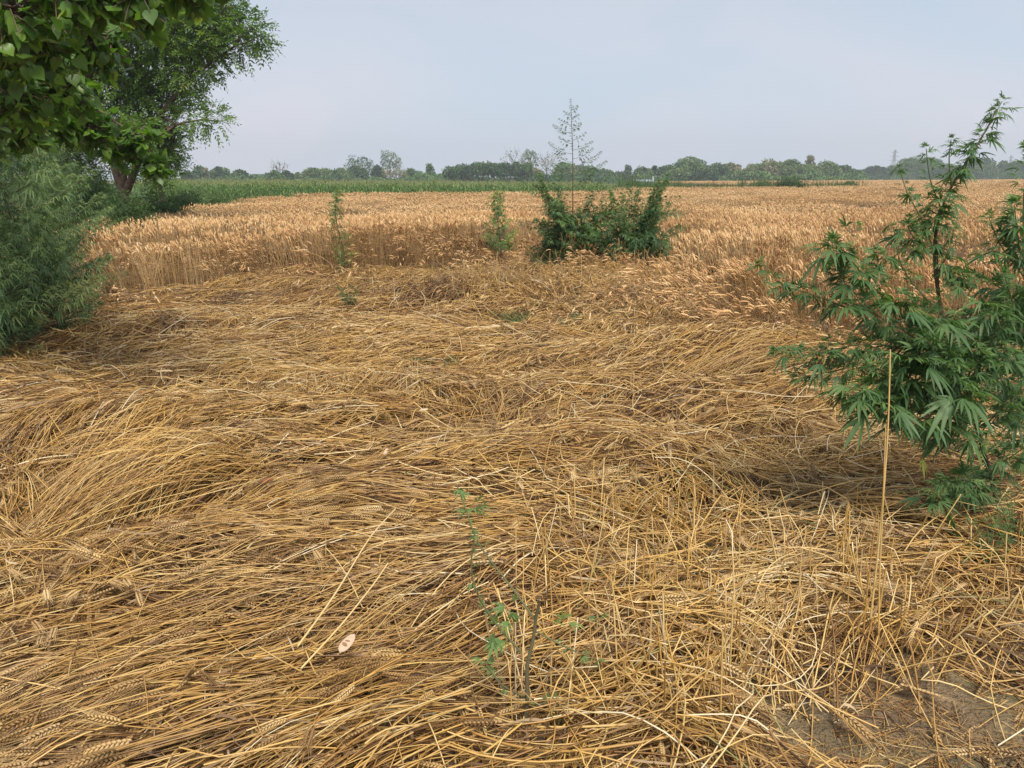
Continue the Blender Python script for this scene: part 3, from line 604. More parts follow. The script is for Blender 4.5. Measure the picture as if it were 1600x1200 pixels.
# ------------------------------------------------------------------ the two hemp plants in the right foreground
def right_plants():
    rng = np.random.default_rng(21)
    D = 3.25
    base = gp(1566, 852)
    h = Hemp('hemp_plant', 'tall leafy hemp plant with a bare brown upper stem at right foreground', base, rng)
    W = lambda *pp: [at(a, b, c) for a, b, c in pp]
    h.stem([base] + W((1556, 770, 3.22), (1532, 690, 3.2), (1505, 590, 3.22), (1472, 490, 3.24)), .010, .008, .25)
    h.stem(W((1472, 490, 3.24), (1461, 430, 3.25), (1459, 370, 3.25), (1475, 312, 3.26), (1500, 268, 3.27), (1528, 226, 3.28), (1556, 175, 3.3)), .008, .0028, .3)
    h.stem(W((1468, 470, 3.25), (1465, 420, 3.26), (1464, 375, 3.26)), .004, .003, .5)
    big, mid, sml = .105, .08, .055
    sh = [  # points, leaf size, gap
        (W((1505, 590, 3.22), (1420, 520, 3.12), (1345, 480, 3.05), (1308, 430, 3.0), (1300, 380, 3.0)), .10, .040, 3),
        (W((1345, 480, 3.05), (1372, 440, 3.1), (1372, 395, 3.12)), .085, .04, 2),
        (W((1345, 490, 3.05), (1265, 458, 3.02), (1215, 446, 3.0), (1190, 412, 3.0)), .062, .04, 2),
        (W((1500, 580, 3.22), (1400, 540, 3.1), (1330, 535, 3.0), (1270, 560, 2.98), (1215, 548, 2.98)), .075, .04, 3),
        (W((1400, 540, 3.1), (1330, 575, 3.0), (1250, 590, 3.0)), .08, .04, 3),
        (W((1505, 600, 3.22), (1440, 590, 3.05), (1370, 600, 2.95), (1330, 620, 2.92)), .12, .035, 3),
        (W((1440, 590, 3.05), (1400, 610, 2.98), (1385, 640, 2.95)), .12, .04, 3),
        (W((1472, 490, 3.24), (1440, 460, 3.2), (1405, 415, 3.18), (1396, 355, 3.18)), .05, .05, 2),
        (W((1462, 400, 3.25), (1440, 340, 3.26), (1415, 300, 3.26), (1406, 262, 3.27)), .045, .06, 2),
        (W((1462, 390, 3.25), (1425, 372, 3.2), (1418, 352, 3.2)), .075, .05, 2),
        (W((1470, 325, 3.26), (1452, 280, 3.25), (1447, 232, 3.25)), .06, .05, 2),
        (W((1487, 292, 3.26), (1482, 250, 3.26), (1486, 218, 3.26)), .055, .05, 2),
        (W((1461, 380, 3.25), (1475, 312, 3.26), (1500, 268, 3.27)), .07, .035, 3),
        (W((1500, 268, 3.27), (1528, 226, 3.28), (1558, 172, 3.3), (1566, 158, 3.3)), .065, .035, 2),
        (W((1462, 430, 3.25), (1480, 400, 3.2), (1490, 360, 3.2)), .05, .05, 2),
        (W((1532, 690, 3.2), (1490, 660, 3.05), (1440, 650, 2.95), (1420, 660, 2.92)), .13, .045, 3),
        (W((1532, 690, 3.2), (1480, 690, 3.1), (1448, 695, 3.05)), .085, .06, 2),
        (W((1552, 770, 3.22), (1510, 745, 3.1), (1470, 755, 3.02)), .095, .05, 3),
        (W((1556, 785, 3.22), (1520, 775, 3.12), (1490, 780, 3.08)), .085, .05, 2),
        (W((1530, 680, 3.2), (1560, 640, 3.1), (1585, 620, 3.05)), .10, .05, 3),
        (W((1500, 580, 3.22), (1540, 540, 3.1), (1570, 500, 3.05)), .10, .045, 3),
        (W((1490, 540, 3.23), (1450, 500, 3.1), (1425, 470, 3.05)), .09, .045, 3),
        (W((1505, 590, 3.22), (1470, 560, 3.0), (1450, 530, 2.9)), .115, .04, 3),
        (W((1520, 640, 3.2), (1500, 600, 3.0), (1490, 560, 2.9)), .115, .04, 3),
        (W((1545, 730, 3.2), (1570, 720, 3.1), (1600, 700, 3.05)), .10, .05, 3)]
    for pts, sz, gap, dn in sh:
        h.shoot(pts, sz * 1.06, .0036, gap * .68, .14, dens=dn, tone=.34, upright=.3)
        if sz > .07:
            P, _ = poly(pts, 12)
            for k in range(4):
                i = rng.integers(4, 12); q = P[i]; e = q + rng.normal(size=3) * np.array([.055, .06, .045]) + np.array([0, 0, .03]); h.shoot([q, (q + e) / 2, e], sz * .72, .002, .028, .1, dens=2, tone=.42 + rng.normal() * .12, upright=.25)
    def rosettes(h, items):
        for px, py, dp, sz, n in items:
            c = at(px, py, dp)
            for i in range(n):
                a = i * 2.4; el = .75 - 1.35 * i / n
                h.P.append(c + rng.normal(size=3) * .012); h.D.append(np.array([math.cos(a) * math.cos(el), math.sin(a) * math.cos(el), math.sin(el)]) + rng.normal(size=3) * .15)
                h.S.append(sz * (.55 + .5 * i / n) * rng.uniform(.85, 1.15)); h.R.append(.66 - .36 * i / n + rng.normal() * .08)
    rosettes(h, [(1300, 392, 2.98, .12, 14), (1340, 430, 3.0, .125, 14), (1318, 478, 2.96, .11, 12), (1402, 470, 3.02, .12, 12), (1255, 452, 2.98, .085, 10), (1380, 632, 2.88, .145, 15), (1335, 612, 2.9, .12, 12), (1430, 560, 2.9, .13, 13), (1470, 500, 3.0, .12, 12),
                 (1500, 610, 2.88, .14, 13), (1462, 775, 3.0, .12, 12), (1512, 762, 3.05, .11, 10), (1440, 650, 2.9, .15, 10), (1215, 440, 2.98, .07, 9), (1232, 548, 2.97, .075, 9), (1290, 555, 2.95, .09, 10), (1372, 398, 3.1, .075, 9)])
    yl = at(1437, 705, 2.98)
    h.P += [yl]; h.D += [np.array([.1, -.5, -.7])]; h.S += [.07]; h.R += [1.0]
    rosettes(h, [(1465, 335, 3.26, .09, 16), (1470, 318, 3.2, .08, 12), (1500, 262, 3.27, .08, 14), (1518, 238, 3.28, .07, 12), (1535, 215, 3.28, .075, 13), (1560, 172, 3.3, .065, 13), (1420, 368, 3.2, .095, 11), (1432, 390, 3.2, .08, 9), (1478, 405, 3.2, .085, 11), (1489, 372, 3.2, .06, 8), (1486, 428, 3.2, .07, 9), (1450, 355, 3.2, .08, 10), (1447, 240, 3.25, .05, 8), (1485, 222, 3.26, .05, 7),
        (1407, 262, 3.27, .05, 8), (1412, 300, 3.26, .05, 6), (1397, 352, 3.18, .045, 7), (1405, 415, 3.18, .05, 7), (1440, 300, 3.26, .06, 8), (1478, 300, 3.26, .07, 10), (1462, 380, 3.22, .07, 9), (1190, 412, 3.0, .05, 8)])
    h.done(7, .066, .36)
    base = gp(1668, 800)
    h = Hemp('hemp_plant', 'second hemp plant leaning into view at the right picture edge', base, rng)
    h.stem([base] + W((1650, 690, 3.4), (1618, 560, 3.42), (1598, 430, 3.45), (1600, 300, 3.47), (1606, 230, 3.5)), .010, .003, .3)
    for pts, sz, gap, dn in [
        (W((1600, 400, 3.45), (1598, 320, 3.47), (1605, 235, 3.5)), .10, .045, 2),
        (W((1598, 430, 3.45), (1560, 380, 3.35), (1545, 340, 3.3)), .085, .045, 2),
        (W((1598, 420, 3.45), (1590, 370, 3.3), (1585, 320, 3.25)), .10, .035, 3),
        (W((1606, 480, 3.43), (1550, 440, 3.3), (1510, 435, 3.25), (1490, 425, 3.2)), .085, .04, 3),
        (W((1612, 520, 3.42), (1545, 490, 3.25), (1490, 500, 3.15)), .10, .04, 3),
        (W((1618, 560, 3.42), (1560, 540, 3.2), (1520, 545, 3.1)), .11, .04, 3),
        (W((1612, 540, 3.42), (1580, 470, 3.2), (1570, 430, 3.15)), .09, .04, 3),
        (W((1630, 620, 3.4), (1580, 590, 3.2), (1545, 590, 3.1)), .11, .045, 3),
        (W((1640, 660, 3.4), (1600, 640, 3.25), (1575, 650, 3.2)), .10, .05, 3),
        (W((1645, 680, 3.4), (1610, 690, 3.25), (1590, 720, 3.2)), .09, .05, 3),
        (W((1610, 500, 3.42), (1650, 430, 3.4), (1670, 380, 3.4)), .10, .045, 3),
        (W((1630, 620, 3.42), (1690, 560, 3.4), (1720, 520, 3.4)), .11, .045, 3)]: h.shoot(pts, sz * 1.06, .0036, gap * .68, .14, dens=dn, tone=.36, upright=.3)
    rosettes(h, [(1545, 480, 3.15, .125, 13), (1570, 560, 3.1, .125, 13), (1590, 640, 3.15, .12, 11), (1548, 395, 3.25, .10, 10), (1592, 350, 3.3, .11, 12), (1520, 545, 3.05, .12, 12), (1600, 440, 3.2, .12, 12), (1500, 440, 3.2, .09, 9)])
    h.done(7, .066, .36)
right_plants()

def field_hemp():
    rng = np.random.default_rng(31)
    def traced(label, base_px, tips, stem_px, spire=None):
        b = gp(*base_px); y = b[1]; h = Hemp('hemp_plant', label, b, rng); top = at(stem_px[0], stem_px[1], y); h.stem([b, b + (top - b) * .5 + (.02, 0, 0), top], .017, .008, .3)
        for px, py, sz in tips:
            dy = rng.uniform(-.45, .4); t = at(px, py, y + dy); v = rng.uniform(.25, .75); s0 = b + (top - b) * v * min(1, .25 + (t[2] / top[2])); m = s0 + (t - s0) * .6 - np.array([0, 0, .06])
            h.shoot([s0, m, t], sz * 1.1, .006, .045, .25, dens=3, tone=.36 + rng.normal() * .1, upright=.3)
            for k in range(4):
                q = s0 + (t - s0) * rng.uniform(.35, .9); e = q + rng.normal(size=3) * np.array([.22, .2, .14]) + np.array([0, 0, .05]); h.shoot([q, (q + e) / 2, e], sz * .95, .003, .05, .1, dens=3, tone=.36 + rng.normal() * .14)
        if spire:
            tp = at(spire[0], spire[1], y); P, _ = h.stem([top, top * .5 + tp * .5 + (.015, 0, 0), tp], .010, .003, .35); K = len(P)
            for i in range(22):
                v = .03 + .94 * (i + rng.uniform(-.4, .4)) / 22; c = np.array([np.interp(v, np.linspace(0, 1, K), P[:, a]) for a in range(3)]); sg = 1 if i % 2 else -1; l = (.62 * (1 - v) + .07) * rng.uniform(.65, 1.1); d = np.array([sg * rng.uniform(.75, 1), rng.normal() * .45, 0])
                h.shoot([c, c + d * l * .55 + np.array([0, 0, .10 * l]), c + d * l + np.array([0, 0, .42 * l])], .062, .003, .042, .25, dens=3, tone=.36)
            h.shoot([P[-5], P[-3], P[-1] + np.array([0, 0, .03])], .05, .003, .035, .1, tone=.4)
        h.done(7, .08, .45)
    traced('dark leafy hemp plant with one tall bare spire, middle of the field edge', (893, 447),
        [(846, 285, .10), (838, 345, .10), (826, 396, .11), (848, 380, .11), (868, 350, .11), (880, 325, .11), (905, 328, .10), (900, 365, .12), (930, 340, .10), (935, 365, .11), (920, 392, .11), (905, 405, .11), (918, 428, .10), (890, 418, .11), (860, 405, .11), (940, 400, .11), (952, 375, .10), (842, 274, .10), (925, 308, .10), (872, 298, .10), (945, 332, .11), (940, 378, .12), (935, 415, .11), (905, 425, .11), (930, 430, .10), (850, 345, .11), (870, 395, .11), (885, 375, .12), (945, 352, .09), (860, 318, .10), (890, 345, .12), (910, 380, .12), (855, 362, .11)], (895, 330), (892, 160))
    traced('bushy dark hemp plant standing just right of the spired one', (972, 452),
        [(1040, 283, .10), (1022, 300, .10), (1030, 310, .11), (1045, 320, .10), (955, 350, .11), (945, 385, .11), (958, 415, .10), (1040, 370, .11), (997, 292, .09), (1060, 354, .11), (1048, 388, .11), (1034, 402, .11), (1015, 412, .11), (974, 308, .09), (985, 380, .12), (962, 368, .11), (956, 332, .10), (966, 402, .12), (1002, 340, .11), (1018, 360, .12), (990, 410, .11), (980, 425, .11), (1005, 425, .10), (1043, 277, .10), (985, 296, .10), (955, 300, .10), (948, 350, .11), (950, 405, .11), (970, 425, .11), (1028, 288, .10), (950, 395, .11), (1000, 385, .12), (1030, 330, .10), (975, 350, .11), (1015, 390, .12)], (990, 360))
    b = gp(783, 425, .0); wild_hemp('hemp_plant', 'small thin pale hemp plant left of the spired one', b, 1.36, .36, .095, rng, 30, .045, (-.05, 0), tone=.6, low=.25, dens=4)
    b = gp(541, 440); wild_hemp('hemp_plant', 'single slender hemp stem growing against the standing wheat wall', b, 1.45, .19, .09, rng, 26, .05, (-.05, 0), tone=.62, low=.08, dens=3)
    # the thicket at left
    rng = np.random.default_rng(33)
    spots = [(-4.45, 6.35, 1.3, .65), (-5.05, 6.9, 2.75, .95), (-5.0, 8.0, 2.2, 1.0), (-4.6, 7.3, 1.25, .7), (-6.0, 8.2, 3.1, 1.1), (-5.75, 9.6, 2.1, .95), (-6.9, 11.0, 2.2, 1.05), (-7.6, 13.2, 2.0, 1.0), (-5.6, 7.2, 3.1, 1.0)]
    labs = ['low hemp clump at the left picture edge below the thicket', 'feathery blue green hemp bush nearest the camera in the left thicket', 'wide hemp bush bulging over the straw in the left thicket',
            'short drooping hemp bush at the foot of the left thicket', 'tall hemp bush under the overhanging broad leaves', 'hemp bush at the right shoulder of the left thicket',
            'hemp bush behind the right shoulder of the left thicket', 'farthest hemp bush of the left thicket, beside the wheat', 'tallest hemp bush, half outside the left picture edge']
    for (x, y, H, sp), lb in zip(spots, labs):
        wild_hemp('hemp_bush', lb, (x, y, 0), H, sp, .125, rng, 54, .055, (rng.normal() * .1, 0), mat=M_thicket, nl=5, wr=.064, tone=.42, low=.04, group='hemp bushes of the left thicket', cat='hemp bush', droop=.65, dens=3)
field_hemp()

# ------------------------------------------------------------------ trees on the left
def crown_blobs(bl): return [(at(a, b, d), r * d / FPX) for a, b, r, d in bl]
def limb(mb, a, b, r0, r1, rng, sag=.08, k=7):
    a = np.asarray(a, float); b = np.asarray(b, float); u = np.linspace(0, 1, k)[:, None]; L_ = np.linalg.norm(b - a)
    P = a + (b - a) * u + np.sin(np.pi * u) * rng.normal(size=3) * sag * L_
    V, Q = tube_mesh(P[None], np.linspace(r0, r1, k)[None], 7, rng); mb.add(V, Q, .5); return P

def heart_leaves(mb, p, d, size, rnd, rng):
    n = len(p); d = norm(d); s = norm(np.cross(d, rng.normal(size=(n, 3)) * .5 + np.array([0, 0, 1.0]))); nr = np.cross(d, s)
    T = np.array([(0, 0, 0), (-.08, .30, -.06), (.12, .50, -.05), (.45, .44, .03), (.75, .2, .08), (1.05, 0, .16), (.75, -.2, .08), (.45, -.44, .03), (.12, -.50, -.05), (-.08, -.30, -.06), (.35, 0, -.10), (.72, 0, .0)])
    cur = rng.uniform(.3, 1.4, n)
    V = p[:, None] + size[:, None, None] * (d[:, None] * T[None, :, 0:1] + s[:, None] * T[None, :, 1:2] - nr[:, None] * (T[None, :, 2:3] * cur[:, None, None]))
    F = np.array([(0, 10, 1), (1, 10, 2), (2, 10, 3), (3, 10, 11), (3, 11, 4), (4, 11, 5), (5, 11, 6), (6, 11, 7), (7, 11, 10), (7, 10, 8), (8, 10, 9), (9, 10, 0)])
    mb.add(V, (F[None] + (np.arange(n) * 12)[:, None, None]).reshape(-1, 3), rep(rnd, 12))

def broadleaf_tree():
    rng = np.random.default_rng(41); base = np.array([-4.9, 5.6, 0])
    root = tag(empty('broadleaf_tree', base), 'broad heart leaved tree overhanging the picture at upper left', 'tree')
    tr = MB(); lf = MB()
    limb(tr, base, base + (.1, .1, 2.0), .16, .13, rng, .03); f1 = base + (.1, .1, 2.0)
    limb(tr, f1, base + (.5, -.3, 3.6), .12, .08, rng, .05); limb(tr, f1, base + (.6, .8, 3.3), .11, .07, rng, .05)
    bl = crown_blobs([(20, 10, 95, 4.4), (120, -15, 85, 4.4), (215, -15, 70, 4.5), (300, -20, 48, 4.6), (60, 80, 75, 4.8), (150, 60, 60, 5.0), (20, 150, 70, 5.2), (110, 140, 50, 5.4),
                      (35, 205, 45, 5.8), (150, 200, 42, 6.2), (215, 215, 38, 6.4), (245, 262, 22, 6.5), (180, 235, 30, 6.4), (100, 190, 40, 6), (-80, 60, 110, 4.6), (-60, 180, 80, 5.4), (345, -30, 26, 4.6)])
    P, D, Sz, R = [], [], [], []
    for c, r in bl:
        j = base + (.5, .3, 3.3) + rng.normal(size=3) * .15
        pth = limb(tr, j, c, .028, .008, rng, .10)
        nt = int(12 + 62 * (r / .3) ** 1.6)
        for i in range(nt):
            a = c + rng.normal(size=3) * r * .28; o = norm(rng.normal(size=3)) * r * rng.uniform(.5, 1.05); b = a * 0 + c + o
            pp = limb(tr, c * .5 + a * .5, b, .005, .002, rng, .1, 4)
            m = rng.integers(3, 6)
            for q in range(m):
                v = .35 + .65 * (q + rng.random()) / m; x = c * .5 + a * .5 + (b - (c * .5 + a * .5)) * v
                P.append(x); D.append(norm(o) * .6 + rng.normal(size=3) * .5 + np.array([0, 0, -.75])); Sz.append(rng.uniform(.045, .085)); R.append(rng.normal() * .2 + .5)
    heart_leaves(lf, np.array(P), np.array(D), np.array(Sz), np.clip(R, 0, 1), rng)
    tr.build('trunk', M_bark, root); lf.build('crown', M_broad, root)
broadleaf_tree()

def pinnate_tree(name, label, base, trunks, blobs, dens, rng, leaf=.05, cat='tree', mat=None):
    root = tag(empty(name, base), label, cat); tr = MB(); lf = MB(); joints = []
    for pts, r0, r1 in trunks:
        P, _ = poly(pts, 12); V, Q = tube_mesh(P[None], np.linspace(r0, r1, 12)[None], 9, rng); tr.add(V, Q, .5); joints += [P[7], P[9], P[11]]
    joints = np.array(joints)
    Q0, E, Sd, Ln, R = [], [], [], [], []
    for c, r in blobs:
        j = joints[np.argmin(((joints - c) ** 2).sum(1) + (joints[:, 2] > c[2] + .5) * 4)]
        P = limb(tr, j, c, .018 + .014 * r, .008, rng, .08)
        ns = int(dens * r ** 2.3) + 14; o = norm(rng.normal(size=(ns, 3))) * (r * rng.uniform(.25, 1.0, (ns, 1)) ** .6)
        o[:, 2] *= .8
        for i in range(0, ns, 10): limb(tr, c + o[i] * .1, c + o[i] * .9, .007, .003, rng, .12, 5)
        a = c + o; d = norm(o / r * .8 + rng.normal(size=(ns, 3)) * .5 + np.array([0, 0, .12])); s = norm(np.cross(d, rng.normal(size=(ns, 3)) * .35 + np.array([0, 0, 1.0])))
        tone = np.clip(rng.normal(.45, .16, ns) + .2 * rng.normal(), 0, 1); m = 11; Lr = rng.uniform(.22, .4, ns)
        for k in range(m):
            u = .25 + .75 * (k // 2) / (m // 2); sg = (1 if k % 2 else -1) if k < m - 1 else 0
            q = a + d * (Lr * u)[:, None] + np.array([0, 0, -1.0]) * (.2 * Lr * u * u)[:, None]
            e = norm(sg * s * .9 + d * (.55 if sg else 1.0) + np.array([0, 0, -.12]) + rng.normal(size=(ns, 3)) * .2)
            Q0.append(q); E.append(e); Sd.append(norm(np.cross(e, np.cross(d, s)) + .25 * rng.normal(size=(ns, 3)))); Ln.append(leaf * rng.uniform(.8, 1.3, ns)); R.append(tone)
    Q0, E, Sd, Ln, R = map(np.concatenate, (Q0, E, Sd, Ln, R))
    leaflets(lf, Q0, E, Sd, Ln, Ln * .24, np.full(len(Ln), .15), R, st=3)
    tr.build('trunk', M_bark, root); lf.build('crown', mat or M_melia, root); return root

def left_trees():
    rng = np.random.default_rng(51); D = 17.0
    A = lambda *p: [at(a, b, d) for a, b, d in p]
    base = at(200, 352, D); base[2] = 0
    tr = [([base] + A((196, 300, D), (182, 270, D), (166, 225, D), (150, 150, D - .3), (120, 60, D - .5)), .12, .05),
          (A((192, 290, D), (188, 240, D + .1), (196, 180, D), (215, 100, D), (230, 10, D)), .10, .04),
          (A((197, 300, D), (208, 280, D - .2), (216, 245, D - .3), (240, 190, D - .3), (280, 140, D - .4), (330, 95, D - .6), (370, 70, D - .8)), .085, .02),
          (A((216, 248, D - .3), (232, 215, D - .3), (270, 195, D - .5), (320, 186, D - .7)), .05, .012)]
    bl = crown_blobs([(205, 55, 85, D), (270, 45, 62, D - .4), (318, 50, 42, D - .5), (352, 40, 30, D - .6), (388, 48, 26, D - .8), (404, 55, 18, D - .8), (372, 72, 24, D - .8), (330, 95, 28, D - .6), (300, 105, 36, D - .4), (255, 120, 48, D),
                      (290, 140, 26, D - .3), (240, 160, 36, D), (262, 185, 24, D - .3), (295, 188, 14, D - .6), (322, 184, 20, D - .7), (340, 188, 11, D - .7), (150, 120, 62, D), (100, 70, 75, D), (190, 150, 44, D), (110, 180, 50, D), (60, 140, 70, D), (350, 12, 28, D - .7),
                      (300, 0, 50, D - .5), (200, -40, 90, D), (90, -30, 90, D), (235, 225, 26, D + .2), (252, 252, 20, D + .3), (20, 60, 90, D), (238, 205, 34, D), (262, 232, 24, D), (250, 270, 24, D - .2), (225, 250, 26, D - .6), (208, 215, 30, D - .8), (175, 215, 32, D - .8), (270, 212, 18, D), (110, 230, 42, D + 1), (60, 215, 50, D + 1), (150, 205, 34, D + .8), (20, 230, 50, D + 1), (140, 262, 26, D + 1.5), (90, 275, 34, D + 1.5)])
    pinnate_tree('chinaberry_tree', 'tall feathery leaved tree with forked reddish trunks at the left field edge', base, tr, bl, 820, rng, .066)
    base = at(252, 330, 25); base[2] = 0
    bl = crown_blobs([(250, 235, 24, 25), (262, 258, 18, 25), (238, 262, 16, 25), (246, 215, 20, 25), (228, 240, 20, 25), (266, 280, 10, 25), (212, 268, 16, 25.5)])
    pinnate_tree('chinaberry_tree', 'smaller feathery tree just behind the forked trunks at left', base, [([base, at(250, 290, 25), at(246, 262, 25), at(250, 235, 25)], .09, .03)], bl, 500, rng, .065)
left_trees()

# ------------------------------------------------------------------ maize field, weeds, far trees, buildings
def maize():
    rng = np.random.default_rng(61); mb = MB()
    rows = np.arange(48, 66, .7); P0 = []
    for r in rows:
        x = np.arange(-24, 6.6, .24); P0.append(np.stack([x + rng.normal(size=len(x)) * .05, r + .02 * x + rng.normal(size=len(x)) * .06], -1))
    p = np.concatenate(P0); p = p[in_view(p[:, 0], p[:, 1], 1)]; n = len(p); H = rng.normal(1.36, .10, n) - .012 * (p[:, 0] + 8)
    H = np.where(p[:, 1] > 56, H * .98, H); z = np.linspace(0, 1, 3)
    P = np.stack([p[:, None, 0] + 0 * z, p[:, None, 1] + 0 * z, H[:, None] * .85 * z], -1); V, Q = tube_mesh(P, np.full((n, 3), .012), 3, rng); mb.add(V, Q, rep(rng.uniform(.3, .6, n), 9))
    for i in range(8):
        a = rng.uniform(0, 6.28, n); zb = H * (.15 + .1 * i); d = np.stack([np.cos(a), np.sin(a), rng.uniform(.7, 1.3, n)], -1); q = np.stack([p[:, 0], p[:, 1], zb], -1)
        u = np.linspace(0, 1, 5); Ln = rng.uniform(.35, .55, n)
        B = q[:, None] + Ln[:, None, None] * (d[:, None] * u[None, :, None] + np.array([0, 0, -1.15]) * (u ** 2)[None, :, None])
        s = np.stack([-np.sin(a), np.cos(a), 0 * a], -1)[:, None].repeat(5, 1)
        V, Q = ribbon_mesh(B, np.full((n, 1), .032) * np.array([.7, 1, .9, .6, .1])[None], s); mb.add(V, Q, rep(np.clip(rng.normal(.45, .2, n), 0, .9), 10))
    for i in range(4):                                # tassels
        a = rng.uniform(0, 6.28, n); q = np.stack([p[:, 0], p[:, 1], H * .84], -1); e = q + np.stack([np.cos(a) * .08, np.sin(a) * .08, H * .15 * rng.uniform(.7, 1.3, n)], -1)
        V, Q = tube_mesh(np.stack([q, e], 1), np.tile(np.array([[.01, .005]]), (n, 1)), 3, rng); mb.add(V, Q, rep(rng.uniform(.9, 1, n), 6))
    tag(mb.build('maize_field', M_corn), 'dense green maize field with pale tassels beyond the wheat', 'maize', kind='stuff')
maize()

def grass_clump(mb, x, y, H, rng, per=14, w=.010, spread=.18, tone=.5):
    n = len(x) * per; x = np.repeat(x, per); y = np.repeat(y, per); H = np.repeat(H, per) * rng.uniform(.5, 1.1, n)
    a = rng.uniform(0, 6.28, n); l = np.abs(rng.normal(size=n)) * spread; u = np.linspace(0, 1, 4)
    x = x + rng.normal(size=n) * spread * .6; y = y + rng.normal(size=n) * spread * .6
    P = np.stack([x[:, None] + np.cos(a)[:, None] * l[:, None] * u ** 1.7, y[:, None] + np.sin(a)[:, None] * l[:, None] * u ** 1.7, H[:, None] * u * (1 - .2 * (l / spread)[:, None] * .4 * u)], -1)
    s = np.stack([np.cos(a + 1.3), np.sin(a + 1.3), 0 * a], -1)[:, None].repeat(4, 1)
    V, Q = ribbon_mesh(P, np.full((n, 1), w) * np.array([.8, 1, .7, .1])[None], s); mb.add(V, Q, rep(np.clip(rng.normal(tone, .2, n), 0, 1), 8))

def margins():
    rng = np.random.default_rng(71); mb = MB()
    n = 420; y = rng.uniform(11, 44, n); x = np.interp(y, LEFT_EDGE[:, 1], LEFT_EDGE[:, 0]) - rng.uniform(.0, 3.2, n)
    grass_clump(mb, x, y, rng.uniform(.4, 1.0, n), rng, 16, .008 + .0, .2, .45)
    n = 60; y = rng.uniform(36, 39, n); x = rng.uniform(-13, 6, n); grass_clump(mb, x, y, rng.uniform(.4, .85, n), rng, 12, .012, .2, .7)
    n = 90; y = rng.uniform(38, 47, n); x = rng.uniform(-14, -9, n); grass_clump(mb, x, y, rng.uniform(.5, 1.0, n), rng, 12, .012, .2, .5)
    n = 420; y = rng.uniform(62, 69, n); x = rng.uniform(9, 28, n); grass_clump(mb, x, y, rng.uniform(.95, 1.75, n) * (.85 + .3 * vnoise(x * .4, y * 0, 7)), rng, 22, .022, .3, .5)
    n = 240; y = rng.uniform(46, 50, n); x = rng.uniform(2, 9.5, n); grass_clump(mb, x, y, rng.uniform(.6, 1.2, n), rng, 14, .014, .25, .65)
    tag(mb.build('margin_grass', M_weed), 'rough green grass and weeds along the field margins', 'grass', kind='stuff')
    mb = MB(); n = 700; x = rng.uniform(-100, 130, n); y = rng.uniform(120, 150, n); grass_clump(mb, x, y, rng.uniform(.2, .5, n), rng, 8, .06, .6, .75)
    gx, gy = np.meshgrid(np.arange(-140, 200, 4), np.arange(66, 330, 4)); i = np.arange(gx.size).reshape(gx.shape); ok = ~((gx > 24) & (gy < 152))
    Q = np.stack([i[:-1, :-1], i[:-1, 1:], i[1:, 1:], i[1:, :-1]], -1)[ok[:-1, :-1] & ok[1:, 1:]]
    mb.add(np.stack([gx, gy, .10 + .05 * fbm(gx * .1, gy * .1, 4)], -1), Q, .7)
    tag(mb.build('far_meadow', M_weed), 'strip of pale green field at the foot of the far trees', 'meadow', kind='stuff')
margins()

